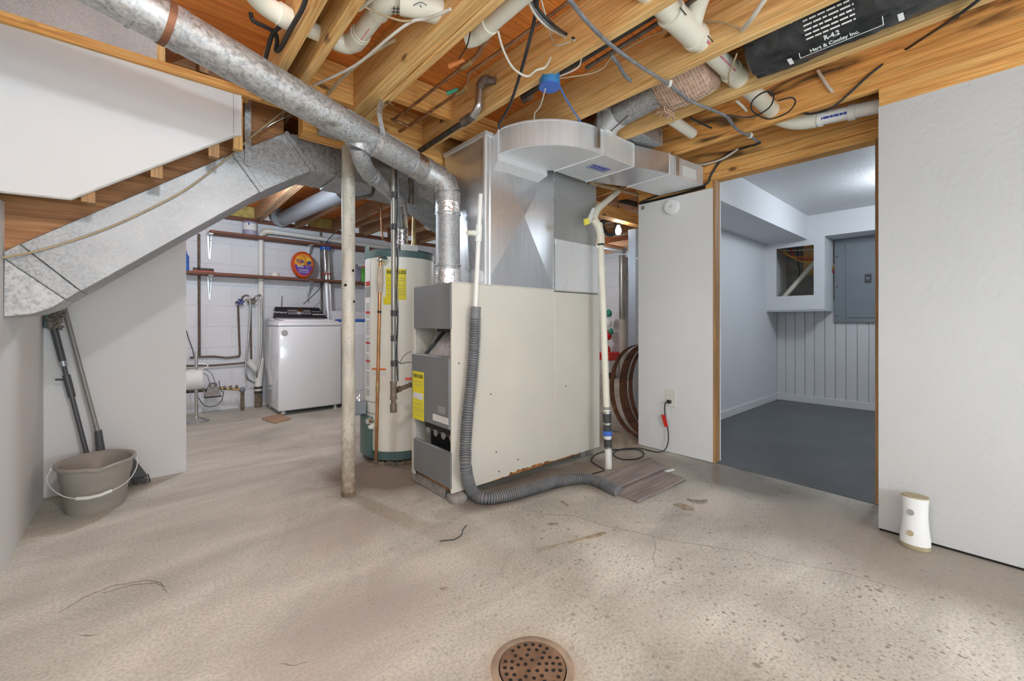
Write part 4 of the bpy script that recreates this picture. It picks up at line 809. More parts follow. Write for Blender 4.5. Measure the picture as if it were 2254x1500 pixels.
for k, (c, lab, pts) in enumerate((('cable_orange', 'orange cable sagging across the cut wall opening', [(1700, 545), (1725, 558), (1745, 566), (1770, 566), (1800, 566)]), ('ink_red', 'red cable bent inside the cut wall opening', [(1738, 538), (1745, 560), (1760, 570), (1800, 572)]), ('cable_white', 'white cable high in the cut wall opening', [(1705, 550), (1740, 552), (1800, 548)]), ('cable_yellow', 'yellow cable hanging low across the cut wall opening', [(1720, 550), (1750, 570), (1775, 578), (1800, 575)]), ('cable_black', 'black cable hanging down inside the cut wall opening', [(1755, 540), (1757, 580), (1760, 600), (1750, 630), (1725, 655)]))):
    tag(MB().tube(cr(PX(pts, xi+.02*k), 5), .008, 7).build('house_cable', c, None, True), lab, 'cable')
tag(MB().tube([FX(1722, 658, 6.25), FX(1796, 575, 6.35)], .028, 14).build('conduit', 'pvc', None, True), 'cream pipe slanting across the cut wall opening', 'pipe')
tag(B((6.5, 1.42, 1.68), (6.8, 1.62, 2.2)).build('framing_block', 'stud_wood', None, bevel=.003), 'orange wood framing inside the cut wall opening', 'framing')
struct('wall_cavity', B((6.83, .9, .9), (6.86, 1.905, 2.3)), 'raw_block', 'bare block wall inside the cut opening')
# ------------------------------------------------------------------ pet camera by the right wall
pcx, pcy = 2.70, .232
pcam = thing('pet_camera', 'white pet camera with tan lid standing against the right wall', 'camera', (pcx, pcy, 0))
prof = [(.054, .022), (.0535, .05), (.048, .10), (.0445, .15), (.045, .20), (.048, .236)]
MB().lathe((pcx, pcy, 0), prof, 40, (0, 0, 1), (0, 1, 0), 1.0, .78).build('body', 'device_white', pcam, True)
MB().lathe((pcx, pcy, 0), [(.050, 0), (.054, .004), (.0545, .022)], 40, (0, 0, 1), (0, 1, 0), 1.0, .78).build('base', 'device_tan', pcam, True)
MB().lathe((pcx, pcy, .236), [(.0485, 0), (.048, .006), (.005, .006)], 40, (0, 0, 1), (0, 1, 0), 1.0, .78).build('lid', 'device_tan', pcam, True)
for z, r_, m, nm in ((.17, .013, 'ink_grey', 'treat_hole'), (.075, .012, 'device_tan', 'lens')):
    MB().lathe((pcx-(.0335 if z > .1 else .0385), pcy+.013, z), [(r_, 0), (r_, .006)], 18, (-1, 0, 0)).build(nm, m, pcam, True)
# ------------------------------------------------------------------ bucket, broom, mop in the left corner
bk = thing('bucket', 'grey-brown oval plastic bucket with wire handle on the floor', 'bucket', (-.2, 3.36, 0))
def ov(z, a, b_, cy, n=40): return [(-.2+a*math.cos(2*PI*k/n), cy+b_*math.sin(2*PI*k/n), z) for k in range(n)]
rings = [ov(.004, .112, .128, 3.36), ov(0.0, .118, .134, 3.36), ov(.012, .124, .14, 3.36), ov(.17, .146, .172, 3.375), ov(.175, .150, .176, 3.376), ov(.248, .158, .188, 3.385), ov(.250, .172, .202, 3.385), ov(.262, .172, .202, 3.385), ov(.265, .166, .196, 3.385), ov(.255, .152, .182, 3.385), ov(.17, .14, .166, 3.375), ov(.02, .115, .13, 3.36), ov(.02, .01, .01, 3.36)]
for i in (5, 6, 7, 8, 9):
    for k in range(40):
        x, y_, z = rings[i][k]; a = 2*PI*k/40
        w = math.exp(-((a-1.5*PI-.15)/.22)**2); rings[i][k] = (x+.0*w, y_-.024*w, z-.006*w)
MB().loft(rings, True).build('body', 'bucket_grey', bk, True)
hl, hr = Vector((-.375, 3.36, .248)), Vector((-.03, 3.42, .248))
grip0, grip1 = FZ(195, 1093, .10), FZ(247, 1082, .11)
hd = [hl, FY(124, 1052, 3.30), FY(140, 1075, 3.22), FY(175, 1090, 3.14)]
hpts = cr([hl, hl+Vector((-.012, -.03, -.05)), Vector((-.33, 3.22, .145)), Vector((-.25, 3.165, .118)), Vector((-.16, 3.155, .122)), Vector((-.07, 3.20, .15)), Vector((-.028, 3.30, .20)), hr], 6)
MB().tube(hpts, .0025, 6).build('handle_wire', 'bucket_white', bk, True); MB().tube([hpts[17], hpts[20], hpts[23], hpts[26]], .009, 10).build('grip', 'bucket_white', bk, True)
for q in (hl, hr): MB().ball(q, .009, 8).build('pivot', 'bucket_white', bk, True)
bm_ = thing('broom', 'grey angle broom leaning against the white partition', 'broom', (-.06, 3.62, 0))
t0 = FY(140, 672, 3.69); t1 = FY(215, 950, 3.60); MB().tube([t0, t1], .0115, 14).build('handle', 'broom_grey', bm_, True)
s0, s1 = FY(216, 948, 3.60), FY(222, 998, 3.60); MB().tube([s0, s1], [.017, .022], 12).build('socket', 'mop_grey', bm_, True)
hp_ = [FY(210, 1000, 3.60), FY(238, 992, 3.60), FY(285, 996, 3.62), FY(325, 1050, 3.65), FY(280, 1062, 3.65), FY(215, 1068, 3.62)]
for q in hp_: q.z = max(q.z, .05)
MB().prism([(q.x, 3.60, q.z) for q in hp_], (0, .035, 0)).build('head', 'mop_grey', bm_, bevel=.006)
rnd = random.Random(2); mb = MB()
for k in range(150):
    x = -.23+.26*k/150; y_ = 3.6+rnd.uniform(0, .05); mb.tube([(x, y_, .055), (x+rnd.uniform(-.01, .02), y_+rnd.uniform(-.01, .01), .0)], .0013, 3)
tag(mb.build('bristles', 'bristle', bm_), kind='stuff')
mo = thing('mop', 'dark grey telescopic duster with chenille head leaning in the corner', 'mop', (-.26, 3.55, 0))
q0, q1 = FY(118, 720, 3.685), FY(192, 1002, 3.60); dd = (q1-q0)
def ml(v): return q0+dd*((v-720)/282.0)
MB().tube([ml(722), ml(795)], [.017, .0165], 14).build('grip', 'mop_grey', mo, True); MB().tube([ml(793), ml(806)], .016, 14).build('collar', 'steel_blue', mo, True); MB().tube([ml(806), ml(828)], .011, 12).build('rod', 'mop_grey', mo, True)
MB().tube([ml(825), ml(874)], .0175, 14).build('lock_sleeve', 'mop_grey', mo, True); MB().tube([ml(835), ml(835)+Vector((-.05, 0, .004))], .006, 8).build('hook', 'mop_grey', mo); MB().tube([ml(872), ml(1002)+dd*.16], .0115, 12).build('rod', 'mop_grey', mo, True)
hb = MB().obox(FY(104, 704, 3.69), (.012, 0, .0), (0, .02, 0), (.004, 0, .05)).build('head_plate', 'heater_green', mo, bevel=.006)
mb = MB()
for k in range(90):
    c = FY(rnd.uniform(110, 138), rnd.uniform(681, 724), 3.67+rnd.uniform(-.02, .02)); d = Vector((rnd.uniform(-1, 1), rnd.uniform(-1, .2), rnd.uniform(-1, 1))).normalized(); mb.tube([c, c+d*.022], [.008, .006], 6)
tag(mb.build('chenille_strands', 'chenille', mo, True), kind='stuff')
# ------------------------------------------------------------------ laundry
wa = thing('washing_machine', 'white top-loading washing machine with dark control console', 'washing machine', (1.465, 5.55, 0))
x0, x1, y0, y1 = 1.125, 1.812, 5.2, 5.9
MB().prism([(x0, y0+.02, .05), (x0, y0+.02, .05), (x1, y0+.02, .05), (x1, y1, .05), (x0, y1, .05)], (0, 0, .96)) if False else None
B((x0, y0, .05), (x1, y1, 1.0)).build('cabinet', 'washer_white', wa, bevel=.018, seg=3)
MB().loft([[(x0, y0, 1.003), (x1, y0, 1.003), (x1, y1, 1.003), (x0, y1, 1.003)], [(x0-.002, y0-.004, 1.03), (x1+.002, y0-.004, 1.03), (x1+.002, y1, 1.06), (x0-.002, y1, 1.06)], [(x0+.03, y0+.03, 1.06), (x1-.03, y0+.03, 1.06), (x1-.03, y1, 1.11), (x0+.03, y1, 1.11)]]).build('top', 'washer_white', wa, bevel=.008, seg=2)
MB().loft([[(x0+.07, y0+.05, 1.061), (x1-.07, y0+.05, 1.061), (x1-.07, y1-.2, 1.09), (x0+.07, y1-.2, 1.09)], [(x0+.075, y0+.055, 1.076), (x1-.075, y0+.055, 1.076), (x1-.075, y1-.2, 1.105), (x0+.075, y1-.2, 1.105)]]).build('lid', 'washer_white', wa, bevel=.004, seg=2)
ca, cb = Vector((0, 5.665, 1.105)), Vector((0, 5.79, 1.238))
cs = MB().prism([(x0+.055, ca.y, ca.z-.01), (x1-.01, ca.y, ca.z-.01), (x1-.085, cb.y, cb.z), (x0+.09, cb.y, cb.z)], (0, .09, -.03)).build('console', 'console_dark', wa, bevel=.008, seg=2)
kc = plane((1.46, 5.7275, 1.166), (1, 0, 0), (0, cb.y-ca.y, cb.z-ca.z))
text('brand_lettering', 'Whirlpool', .04, lambda x, y, z: kc(x-.21, y+.0, z+.001), 'label_white', cs, bold=.0005)
lines('console_print', 'label_white', cs, lambda x, y, z=0: kc(x-.06, y, z+.0015), [.04, .02, -.005, -.025], .11, .005, seed=3); lines('console_print', 'label_white', cs, lambda x, y, z=0: kc(x+.1, y, z+.0015), [.04, .02, -.005, -.025], .1, .005, seed=5)
lines('console_print', 'label_white', cs, lambda x, y, z=0: kc(x+.22, y, z+.0015), [.02], .11, .006, seed=6); lines('console_print', 'label_white', cs, lambda x, y, z=0: kc(x+.24, y, z+.0015), [-.03], .15, .016, seed=7)
nd = kc(0, 0, 1)-kc(0, 0, 0); MB().lathe(kc(.02, .0, 0), [(.042, 0), (.042, .012), (.034, .02), (.03, .042), (.004, .045)], 24, nd).build('knob', 'chrome', cs, True)
MB().lathe((x0+.062, y0-.0005, .925), [(.034, 0), (.034, .002)], 24, (0, -1, 0)).build('energy_badge', 'steel', wa)
text('badge_lettering', 'ENERGY', .014, plane((x0+.062, y0-.002, .925), (1, 0, 0), (0, 0, 1)), 'label_white', wa)
for x, y_ in ((x0+.06, y0+.05), (x1-.06, y0+.05), (x0+.06, y1-.05), (x1-.06, y1-.05)): MB().lathe((x, y_, .016 if x < 1.3 and y_ < 5.4 else 0), [(.026, 0), (.026, .012), (.015, .016), (.015, .04)], 12).build('leveling_foot', 'label_white', wa, True)
tag(MB().prism([FZ(576, 924), FZ(604, 934), FZ(641, 924), FZ(615, 914)], (0, 0, .016)).build('wood_block', 'offcut_wood', None, bevel=.002), 'thin wood block under the front foot of the washing machine', 'block')
dy = thing('dryer', 'white dryer standing behind the post beside the washing machine', 'dryer', (2.2, 5.6, 0))
B((1.86, 5.2, .04), (2.54, 5.92, 1.05)).build('cabinet', 'washer_white', dy, bevel=.015, seg=2); B((1.9, 5.82, 1.05), (2.5, 5.92, 1.2)).build('console', 'washer_white', dy, bevel=.01, seg=2)
B((1.95, 5.192, .2), (2.45, 5.2, .9)).build('door', 'washer_white', dy, bevel=.004); B((1.88, 5.22, 0), (2.52, 5.9, .04)).build('plinth', 'black_plastic', dy)
tag(MB().box((1.865, 5.2, 1.052), (2.3, 5.6, 1.085)).build('blue_tray', 'blue_plastic', None, bevel=.006), 'blue plastic lid lying on top of the dryer', 'lid')
# shelves
def shelf(label, z, xa, xb, th, dep, brx):
    s_ = thing('wall_shelf', label, 'shelf', ((xa+xb)/2, 6.0, z))
    B((xa, 6.04-dep, z), (xb, 6.045, z+th)).build('board', 'shelf_wood', s_, bevel=.003)
    for bx_ in brx:
        br_ = MB().prism([(bx_-.026, 6.036, z), (bx_+.026, 6.036, z), (bx_+.010, 6.036, z-.28), (bx_-.010, 6.036, z-.28)], (0, .009, 0)).build('bracket', 'bracket_grey', s_, bevel=.002)
        B((bx_-.022, 6.044-dep*.85, z-.008), (bx_+.022, 6.04, z)).build('bracket_arm', 'bracket_grey', br_); MB().prism([(bx_-.003, 6.036, z), (bx_-.003, 6.036-dep*.6, z), (bx_-.003, 6.036, z-.2)], (.006, 0, 0)).build('bracket_web', 'bracket_grey', br_)
        MB().cyl((bx_+.012, 6.036, z-.06), (bx_+.012, 6.03, z-.06), .006, 8).build('screw', 'black_iron', br_)
    return s_
dep = .2; zl = FY(600, 610, 5.84).z; zu = FY(600, 524, 5.84).z
bl = FY(463, 620, 5.95).x; b2 = FY(683, 630, 5.95).x
shelf('dark brown lower wall shelf holding the detergent tub', zl-.018, .2, 2.75, .03, dep, (bl, b2, 2.5))
shelf('dark brown upper wall shelf holding the paint can', zu-.02, FY(462, 505, 5.84).x, 2.75, .03, dep, (FY(463, 540, 5.95).x, FY(683, 560, 5.95).x, 2.5))
# detergent tub
td = thing('detergent_tub', 'orange-red rounded detergent pod tub with purple label on the lower shelf', 'tub', FY(668, 607, 5.9))
c = FY(667, 583, 5.86); zb = zl+.012; hh = .172
c.z = zb+hh
rr = [(.10, -hh), (.135, -hh+.03), (.16, -.02), (.15, .08), (.11, .14), (.07, .155)]
def egg(s, y_): return [(c.x+s*.135*math.cos(a)*(1+.06*math.sin(a)), y_, c.z+s*hh*math.sin(a)) for a in [2*PI*i/36 for i in range(36)]]
MB().loft([egg(.80, 5.945), egg(.96, 5.93), egg(1, 5.89), egg(.98, 5.85), egg(.86, 5.83)]).build('tub', 'tide_orange', td, True)
def sub(s, y_, zmin=-9, zmax=9): return [(c.x+s*.135*math.cos(a)*(1+.06*math.sin(a)), y_, c.z+max(zmin, min(zmax, s*hh*math.sin(a)))) for a in [2*PI*i/48 for i in range(48)]]
MB().prism(sub(.80, 5.8285), (0, .0015, 0)).build('label', 'tide_mid', td); MB().prism(sub(.80, 5.8275, -9, -.01), (0, .001, 0)).build('label_lower', 'tide_purple', td)
tf = plane((c.x, 5.826, c.z), (1, 0, 0), (0, 0, 1))
MB().lathe(tf(-.045, .04, -.001), [(.058, 0), (.058, .0012)], 28, (0, -1, 0)).build('logo_ring', 'tide_yellow', td); MB().lathe(tf(-.045, .04, .0), [(.045, 0), (.045, .0012)], 28, (0, -1, 0)).build('logo_disc', 'tide_mid', td)
text('logo_lettering', 'Tide', .058, lambda x, y, z: tf(x-.045, y+.038, z+.0012), 'ink_blue', td, bold=.0015); text('lettering', 'PODS', .03, lambda x, y, z: tf(x-.04, y-.03, z), 'label_white', td, bold=.001); text('lettering', '3 in 1', .026, lambda x, y, z: tf(x+.05, y-.03, z), 'label_white', td)
MB().prism([tf(.025, .045), tf(.09, .05), tf(.075, .085), tf(.03, .10)], (0, -.0008, 0)).build('label_flash', 'tide_yellow', td); MB().prism([tf(.03, .0), tf(.085, .005), tf(.09, .045), tf(.05, .045)], (0, -.001, 0)).build('pod_picture', 'ink_blue', td)
lines('label_print', 'label_white', td, tf, [-.065, -.08, -.1], .12, .006)
tl = FY(606, 603, 5.88); tag(MB().lathe((tl.x, 5.9, zb), [(.05, 0), (.05, .045), (.034, .045), (.034, 0)], 24).build('tape_roll', 'plate_ivory', None, True), 'roll of beige tape on the lower shelf', 'tape')
br = thing('scrub_brush', 'red scrub brush with black bristles at the left of the lower shelf', 'brush', (FY(448, 594, 5.9).x, 5.9, zb)); q = FY(448, 594, 5.9)
B((q.x-.1, 5.88, zb), (q.x+.1, 5.93, zb+.015)).build('back', 'red_plastic', br, bevel=.004); mb = MB(); [mb.tube([(q.x-.09+.012*i, 5.89+.01*j, zb+.015), (q.x-.09+.012*i, 5.89+.01*j, zb+.045)], .004, 4) for i in range(16) for j in range(4)]; tag(mb.build('bristles', 'bristle', br), kind='stuff')
sb = thing('spray_bottle', 'green and white spray bottle at the right end of the lower shelf', 'bottle', (FY(800, 600, 5.9).x, 5.9, zb)); q = FY(800, 600, 5.9)
MB().lathe((q.x, 5.9, zb), [(.05, 0), (.052, .1), (.045, .16), (.02, .19), (.02, .2)], 20).build('body', 'green_plastic', sb, True); MB().lathe((q.x, 5.9, zb+.2), [(.022, 0), (.022, .025)], 12).build('collar', 'red_plastic', sb, True); MB().box((q.x-.06, 5.885, zb+.225), (q.x+.03, 5.915, zb+.265)).build('trigger_head', 'label_white', sb, bevel=.006)
q = FY(782, 610, 5.95); tag(MB().lathe((q.x, 5.93, zb), [(.075, 0), (.08, .02), (.08, .15), (.05, .21), (.025, .22), (.025, .25)], 20).build('jug', 'lilac', None, True), 'dark grey-blue jug on the lower shelf behind the post', 'jug')
q = FY(404, 580, 5.9); tag(MB().lathe((q.x, 5.9, zb), [(.05, 0), (.05, .16), (.03, .2), (.03, .22)], 16).build('blue_bottle', 'blue_plastic', None, True), 'blue bottle at the left end of the lower shelf beside the partition', 'bottle')
q = FY(551, 511, 5.9); pcn = thing('paint_can', 'lilac and white paint can on the upper shelf', 'can', (q.x, 5.93, zu+.012)); zc = zu+.011
MB().lathe((q.x, 5.93, zc), [(.075, 0), (.077, .004), (.077, .006), (.075, .008), (.075, .15), (.078, .155), (.078, .16), (.06, .158)], 28).build('can', 'lilac', pcn, True); MB().cylpatch((q.x, 5.93), .0755, -2.9, -.6, zc+.06, zc+.14, 12).build('label', 'label_white', pcn)
MB().cylpatch((q.x, 5.93), .0775, -1.95, -1.75, zc+.115, zc+.14, 4).build('label_mark', 'ink_blue', pcn)
# drain pipe above the upper shelf
dpz = FY(650, 517, 5.93).z; xa = FY(590, 508, 5.93).x
wpz = thing('waste_pipe', 'white plastic waste pipe running along the block wall above the upper shelf', 'pipe', (xa, 5.93, dpz))
MB().tube([(xa+.03, 5.95, dpz+.005), (3.4, 5.95, dpz-.04)], .03, 16).build('pipe', 'pvc_white', wpz, True); MB().tube(cr([(xa-.05, 5.98, dpz-.03), (xa-.02, 5.96, dpz), (xa+.05, 5.95, dpz+.005)], 4), .036, 16).build('elbow', 'pvc', wpz, True); MB().tube([(xa+.06, 5.95, dpz+.004), (xa+.12, 5.95, dpz+.003)], .036, 16).build('coupling', 'pvc_white', wpz, True)
# stand pipe behind the washer
sx = FY(575, 700, 5.97).x
sd_ = thing('drain_standpipe', 'white plastic drain standpipe with side branch left of the washer', 'pipe', (sx, 5.97, 0))
MB().tube([(sx, 5.985, dpz-.03), (sx, 5.985, .55)], .03, 14).build('pipe', 'pvc_white', sd_, True); MB().tube([(sx, 5.97, .60), (sx-.02, 5.97, .44), (sx-.03, 5.96, .3), (sx-.035, 5.95, .2)], [.04, .045, .042, .038], 14).build('wye', 'pvc_white', sd_, True)
MB().tube([(sx-.02, 5.97, .42), (sx-.11, 5.95, .53), (sx-.14, 5.945, .57)], [.04, .038, .043], 14).build('wye_branch', 'pvc_white', sd_, True); MB().tube([(sx-.035, 5.95, .2), (sx-.035, 5.95, .0)], .04, 14).build('iron_stub', 'post_rust', sd_, True)
for z in (.17, .23): MB().tube([(sx-.035, 5.95, z), (sx-.035, 5.95, z+.025)], .046, 14).build('clamp', 'black_iron', sd_, True)
# water pipes on the block wall
YP = 6.02
def wpipe(name, pts, r, m, label, cat='pipe', y_=YP): return tag(MB().tube(PY(pts, y_), r, 10).build(name, m, None, True), label, cat)
wpipe('copper_pipe', [(438, 515), (439, 786)], .0125, 'dull_copper', 'brown copper pipe standing upright on the left of the block wall')
wpipe('copper_pipe', [(418, 788), (440, 786), (470, 785), (500, 788), (526, 785), (528, 780), (524, 672)], .011, 'dull_copper', 'brown copper pipe bending up to the left blue faucet')
wpipe('copper_pipe', [(405, 806), (470, 805), (520, 801), (550, 798), (553, 790), (551, 672)], .011, 'dull_copper', 'lower brown copper pipe bending up to the right faucet', y_=6.0)
def faucet(u, v, label, m):
    f = thing('faucet', label, 'faucet', FY(u, v, 5.97)); p = FY(u, v, 5.97); MB().cyl(p+Vector((0, .07, 0)), p, .014, 10).build('body', 'brass', f, True); mb = MB(); mb.lathe(p+Vector((0, -.005, 0)), [(.012, 0), (.014, .014)], 10, (0, -1, 0))
    for i in range(6): a = i*PI/3; mb.ball(p+Vector((.03*math.cos(a), -.01, .03*math.sin(a))), .011, 8)
    mb.build('handwheel', m, f, True); MB().tube([p+Vector((-.05, .03, -.01)), p+Vector((.0, .03, 0)), p+Vector((.02, .0, .04))], .012, 8).build('spout', 'old_iron', f, True)
faucet(529, 665, 'left laundry faucet with a blue handwheel on the block wall', 'ink_blue'); faucet(556, 664, 'right laundry faucet with a dark handwheel on the block wall', 'old_iron')
def hose(pts, label): return tag(MB().tube(cr(pts, 6), .0115, 10).build('washer_hose', 'steel', None, True), label, 'hose')
hose([FY(532, 657, 5.895), FY(540, 651, 5.93), FY(548, 655, 5.895), FY(551, 680, 5.895), FY(547, 740, 5.895), FY(541, 800, 5.895), FY(543, 830, 5.895), FY(553, 840, 5.95), FY(566, 843, 5.96), FY(577, 836, 5.98)], 'left braided steel washer hose looping down from the blue faucet')
hose([FY(559, 657, 5.95), FY(567, 651, 5.95), FY(574, 655, 5.895), FY(576, 700, 5.895), FY(575, 760, 5.895), FY(571, 800, 5.895), FY(565, 822, 5.895), FY(567, 832, 5.95), FY(577, 826, 5.98)], 'right braided steel washer hose beside the washing machine')
vd = thing('dryer_vent', 'shiny metal vent pipe with blue top behind the washer', 'pipe', FY(720, 690, 5.96))
va, vb = FY(716, 540, 5.96), FY(722, 690, 5.96); MB().tube([va, va.lerp(vb, .55)], .05, 18).build('upper_pipe', 'steel', vd, True); MB().tube([va.lerp(vb, .55), va.lerp(vb, 1.3)], .054, 18).build('lower_pipe', 'sheet', vd, True)
MB().tube([va+Vector((0, 0, .02)), va.lerp(vb, .075)], .07, 18).build('blue_collar', 'blue_plastic', vd, True); MB().tube([va.lerp(vb, .52), va.lerp(vb, .57)], .058, 18).build('crimp', 'steel', vd, True); MB().tube([va.lerp(vb, .42), va.lerp(vb, .435)], .062, 18).build('red_band', 'tag_red', vd, True)
tag(MB().tube([FY(706, 512, 6.02), FY(708, 700, 6.02)], .012, 8).build('thin_pipe', 'old_iron', None, True), 'thin dark pipe beside the shiny vent behind the washer', 'pipe')
tag(MB().tube(cr([FY(735, 515, 5.86), FY(718, 535, 5.87), FY(716, 560, 5.88), FY(718, 590, 5.82), FY(712, 622, 5.82), FY(695, 645, 5.83), FY(668, 670, 5.86)], 5), .005, 6).build('power_cable', 'cable_black', None, True), 'black power cord dropping from the shelves to the washer', 'cord')
tag(MB().tube([FY(621, 652, 6.045), FY(620, 674, 6.03), FY(620, 690, 5.88)], .004, 6).build('steel_rod', 'black_iron', None), 'short dark rod standing behind the washer console', 'rod')
# water meter
wm = thing('water_meter', 'grey water meter with brass fittings low on the block wall', 'water meter', FY(468, 875, 5.85)); p = FY(468, 858, 5.86)
MB().loft([[(p.x+sx_*a, p.y+sy_*b_, p.z+h) for sx_, sy_ in ((-1, -1), (1, -1), (1, 1), (-1, 1))] for a, b_, h in ((.075, .05, -.075), (.075, .05, -.065), (.05, .04, .02), (.05, .04, .035))]).build('housing', 'burner_grey', wm, bevel=.006); MB().lathe((p.x, p.y, p.z+.035), [(.045, 0), (.045, .03), (.03, .045)], 14).build('register', 'steel', wm, True); MB().box((p.x-.08, p.y-.05, p.z-.085), (p.x+.08, p.y+.05, p.z-.073)).build('base', 'ink', wm)
e = FY(533, 858, 5.88); MB().tube([(p.x+.06, p.y, p.z+.01), (e.x, p.y, e.z)], .016, 10).build('outlet_pipe', 'brass', wm, True); MB().tube([(e.x-.03, p.y, e.z), (e.x, p.y, e.z), (e.x, p.y, e.z-.03), (e.x, p.y, 0)], .02, 10).build('riser', 'post_rust', wm, True); MB().ball((e.x, p.y, e.z), .032).build('elbow', 'panel_grey', wm, True)
MB().tube([(p.x-.06, p.y, p.z+.0), (p.x-.3, p.y, p.z+.0)], .018, 10).build('inlet_pipe', 'black_iron', wm, True)
for dx in (.1, .16, .22, -.1, -.16): MB().lathe((p.x+dx, p.y, p.z+.005), [(.024, 0), (.024, .025)], 8, (1, 0, 0)).build('fitting', 'old_iron', wm)
for k, pts in enumerate(([(450, 812), (465, 822), (472, 838), (474, 848)], [(440, 820), (455, 826), (460, 838), (462, 848)], [(482, 838), (484, 852), (488, 862), (492, 865), (486, 885), (470, 895), (450, 893), (436, 875)])):
    MB().tube(cr(PY(pts, 5.82), 5), .004, 6).build('sensor_wire', 'cable_black' if k > 1 else 'cable_grey', wm, True)
tag(MB().tube(cr(PY([(410, 728), (416, 748), (424, 770), (428, 790)], 6.035), 4), .004, 6).build('sensor_cable', 'cable_black', None, True), 'thin dark cable hanging on the block wall beside the partition', 'cable')
# paper roll stand
ps = thing('paper_stand', 'chrome freestanding paper holder with white roll by the partition edge', 'stand', FZ(432, 930)); b0 = FZ(432, 929)
MB().lathe((b0.x, b0.y, 0), [(.115, 0), (.115, .008), (.06, .035), (.018, .05), (.016, .06)], 28).build('base', 'steel', ps, True); MB().cyl((b0.x, b0.y, .05), (b0.x, b0.y, .74), .016, 14).build('pole', 'chrome', ps, True)
zt_ = DP(430, 806, (b0.x*BX[1]+b0.y*AX[1])).z; MB().tube(cr([(b0.x, b0.y, zt_+.03), (b0.x+.06, b0.y, zt_+.02), (b0.x+.1, b0.y, zt_), (b0.x+.06, b0.y, zt_-.03), (b0.x-.12, b0.y, zt_-.04)], 5), .005, 6).build('arm', 'chrome', ps, True); MB().ball((b0.x, b0.y, zt_+.05), .018).build('finial', 'chrome', ps, True)
MB().cyl((b0.x-.11, b0.y-.03, zt_-.14), (b0.x+.045, b0.y-.03, zt_-.14), .10, 24).build('paper_roll', 'paper', ps, True)
for dx in (-.05, .07): MB().tube(cr([(b0.x+dx, b0.y, zt_-.2), (b0.x+dx, b0.y+.02, .3), (b0.x+dx, b0.y, .06), (b0.x+dx*2.2, b0.y-.02, .05)], 4), .0025, 5).build('wire_guard', 'chrome', ps, True)
# laundry pipe and storage side
ld = FY(640, 480, 5.3)
rd = thing('round_duct', 'bluish round metal duct rising between the old joists above the laundry', 'duct', FY(630, 478, 5.6))
MB().tube([FY(625, 482, 5.9), FY(640, 474, 5.5), FY(758, 420, 3.9)], .085, 22).build('pipe', 'steel_blue', rd, True); MB().tube([FY(614, 475, 5.98), FY(620, 478, 5.88)], .12, 22).build('boot', 'steel_blue', rd, True)
fxd = thing('flex_vent', 'shiny foil flexible duct behind the flue near the old joists', 'duct', FY(950, 492, 4.2)); P = [FY(940, 497, 4.2), FY(960, 488, 4.2), FY(985, 478, 4.2), FY(1010, 470, 4.25)]; P = cr(P, 8); MB().tube(P, [.06+.005*(k % 2) for k in range(len(P))], 16).build('foil_hose', 'foil', fxd, True)
# ------------------------------------------------------------------ storage area behind the furnace
sc_ = thing('steel_column', 'round steel column in the storage area beyond the furnace', 'post', FZ(1370, 832)); b0 = FZ(1370, 832)
MB().cyl((b0.x, b0.y, 0), (b0.x, b0.y, 2.3), .062, 20).build('shaft', 'column_steel', sc_, True); MB().cyl((b0.x, b0.y, 0), (b0.x, b0.y, 1.1), .068, 20).build('lower_sleeve', 'post_paint', sc_, True)
bl_ = thing('light_bulb', 'glowing bare light bulb hanging beyond the furnace', 'light bulb', (3.82, 2.63, 2.0)); p = DP(1361, 505, 4.5)
MB().lathe(p+Vector((0, 0, -.06)), [(.004, 0), (.022, .008), (.032, .035), (.03, .06), (.017, .09), (.014, .1)], 18).build('glass', 'bulb_glow', bl_, True); MB().lathe(p+Vector((0, 0, .04)), [(.02, 0), (.022, .05), (.05, .055), (.05, .07)], 16).build('socket', 'black_plastic', bl_, True); MB().cyl(p+Vector((0, 0, .1)), (p.x, p.y, 2.3), .006, 6).build('stem', 'black_iron', bl_)
rs = thing('duct_riser', 'tall flat grey metal riser behind the narrow white panel', 'duct', FZ(1392, 930)); q = FX(1393, 700, 3.85)
B((3.83, q.y-.05, 0), (3.98, q.y+.045, 2.02)).build('riser', 'steel_blue', rs, bevel=.004); q = FX(1402, 700, 3.78); B((3.78, q.y-.05, .0), (3.80, q.y+.012, 2.0)).build('edge_strip', 'galv', rs)
for z in (.5, 1.1, 1.7): MB().cyl((3.778, q.y-.0, z), (3.78, q.y, z), .005, 8).build('screw', 'steel', rs)
for k, (u0, lab) in enumerate(((1347, 'leftmost rusty bent metal band behind the narrow white panel'), (1368, 'second rusty bent metal band behind the narrow white panel'), (1376, 'third rusty bent metal band behind the narrow white panel'), (1388, 'rightmost rusty bent metal band behind the narrow white panel'))):
    xc = 3.36+.078*k; l = FX(u0, 880, xc); yr = max(.1, l.y-2.0); mb = MB(); rings = []
    for i in range(31):
        a = math.radians(-88+i*176/30); y_ = 2.0+yr*math.cos(a)**.8; z = .43+.42*math.sin(a); d = Vector((0, math.cos(a), math.sin(a)))
        q = Vector((xc+.05*math.sin(a)*0, y_, z)); rings.append([q+Vector((-.034, 0, 0)), q+Vector((.034, 0, 0)), q+Vector((.034, 0, 0))+d*.003, q+Vector((-.034, 0, 0))+d*.003])
    tag(mb.loft(rings, True).build('metal_band', 'hoop_rust', None, True), lab, 'band', 'rusty bands')
def blob(u, v, x, s, m, name, lab, cat):
    p = FX(u, v, x); mb = MB(); rnd = random.Random(int(u)); mb.lathe(p, [(s*.55, -s), (s*.9, -s*.3), (s*.8, s*.4), (s*.3, s)], 9); return tag(mb.build(name, m, None, True), lab, cat)
fg = thing('holiday_figure', 'red and green holiday decoration in the storage area beyond the sump pipe', 'decoration', FX(1336, 800, 6.6))
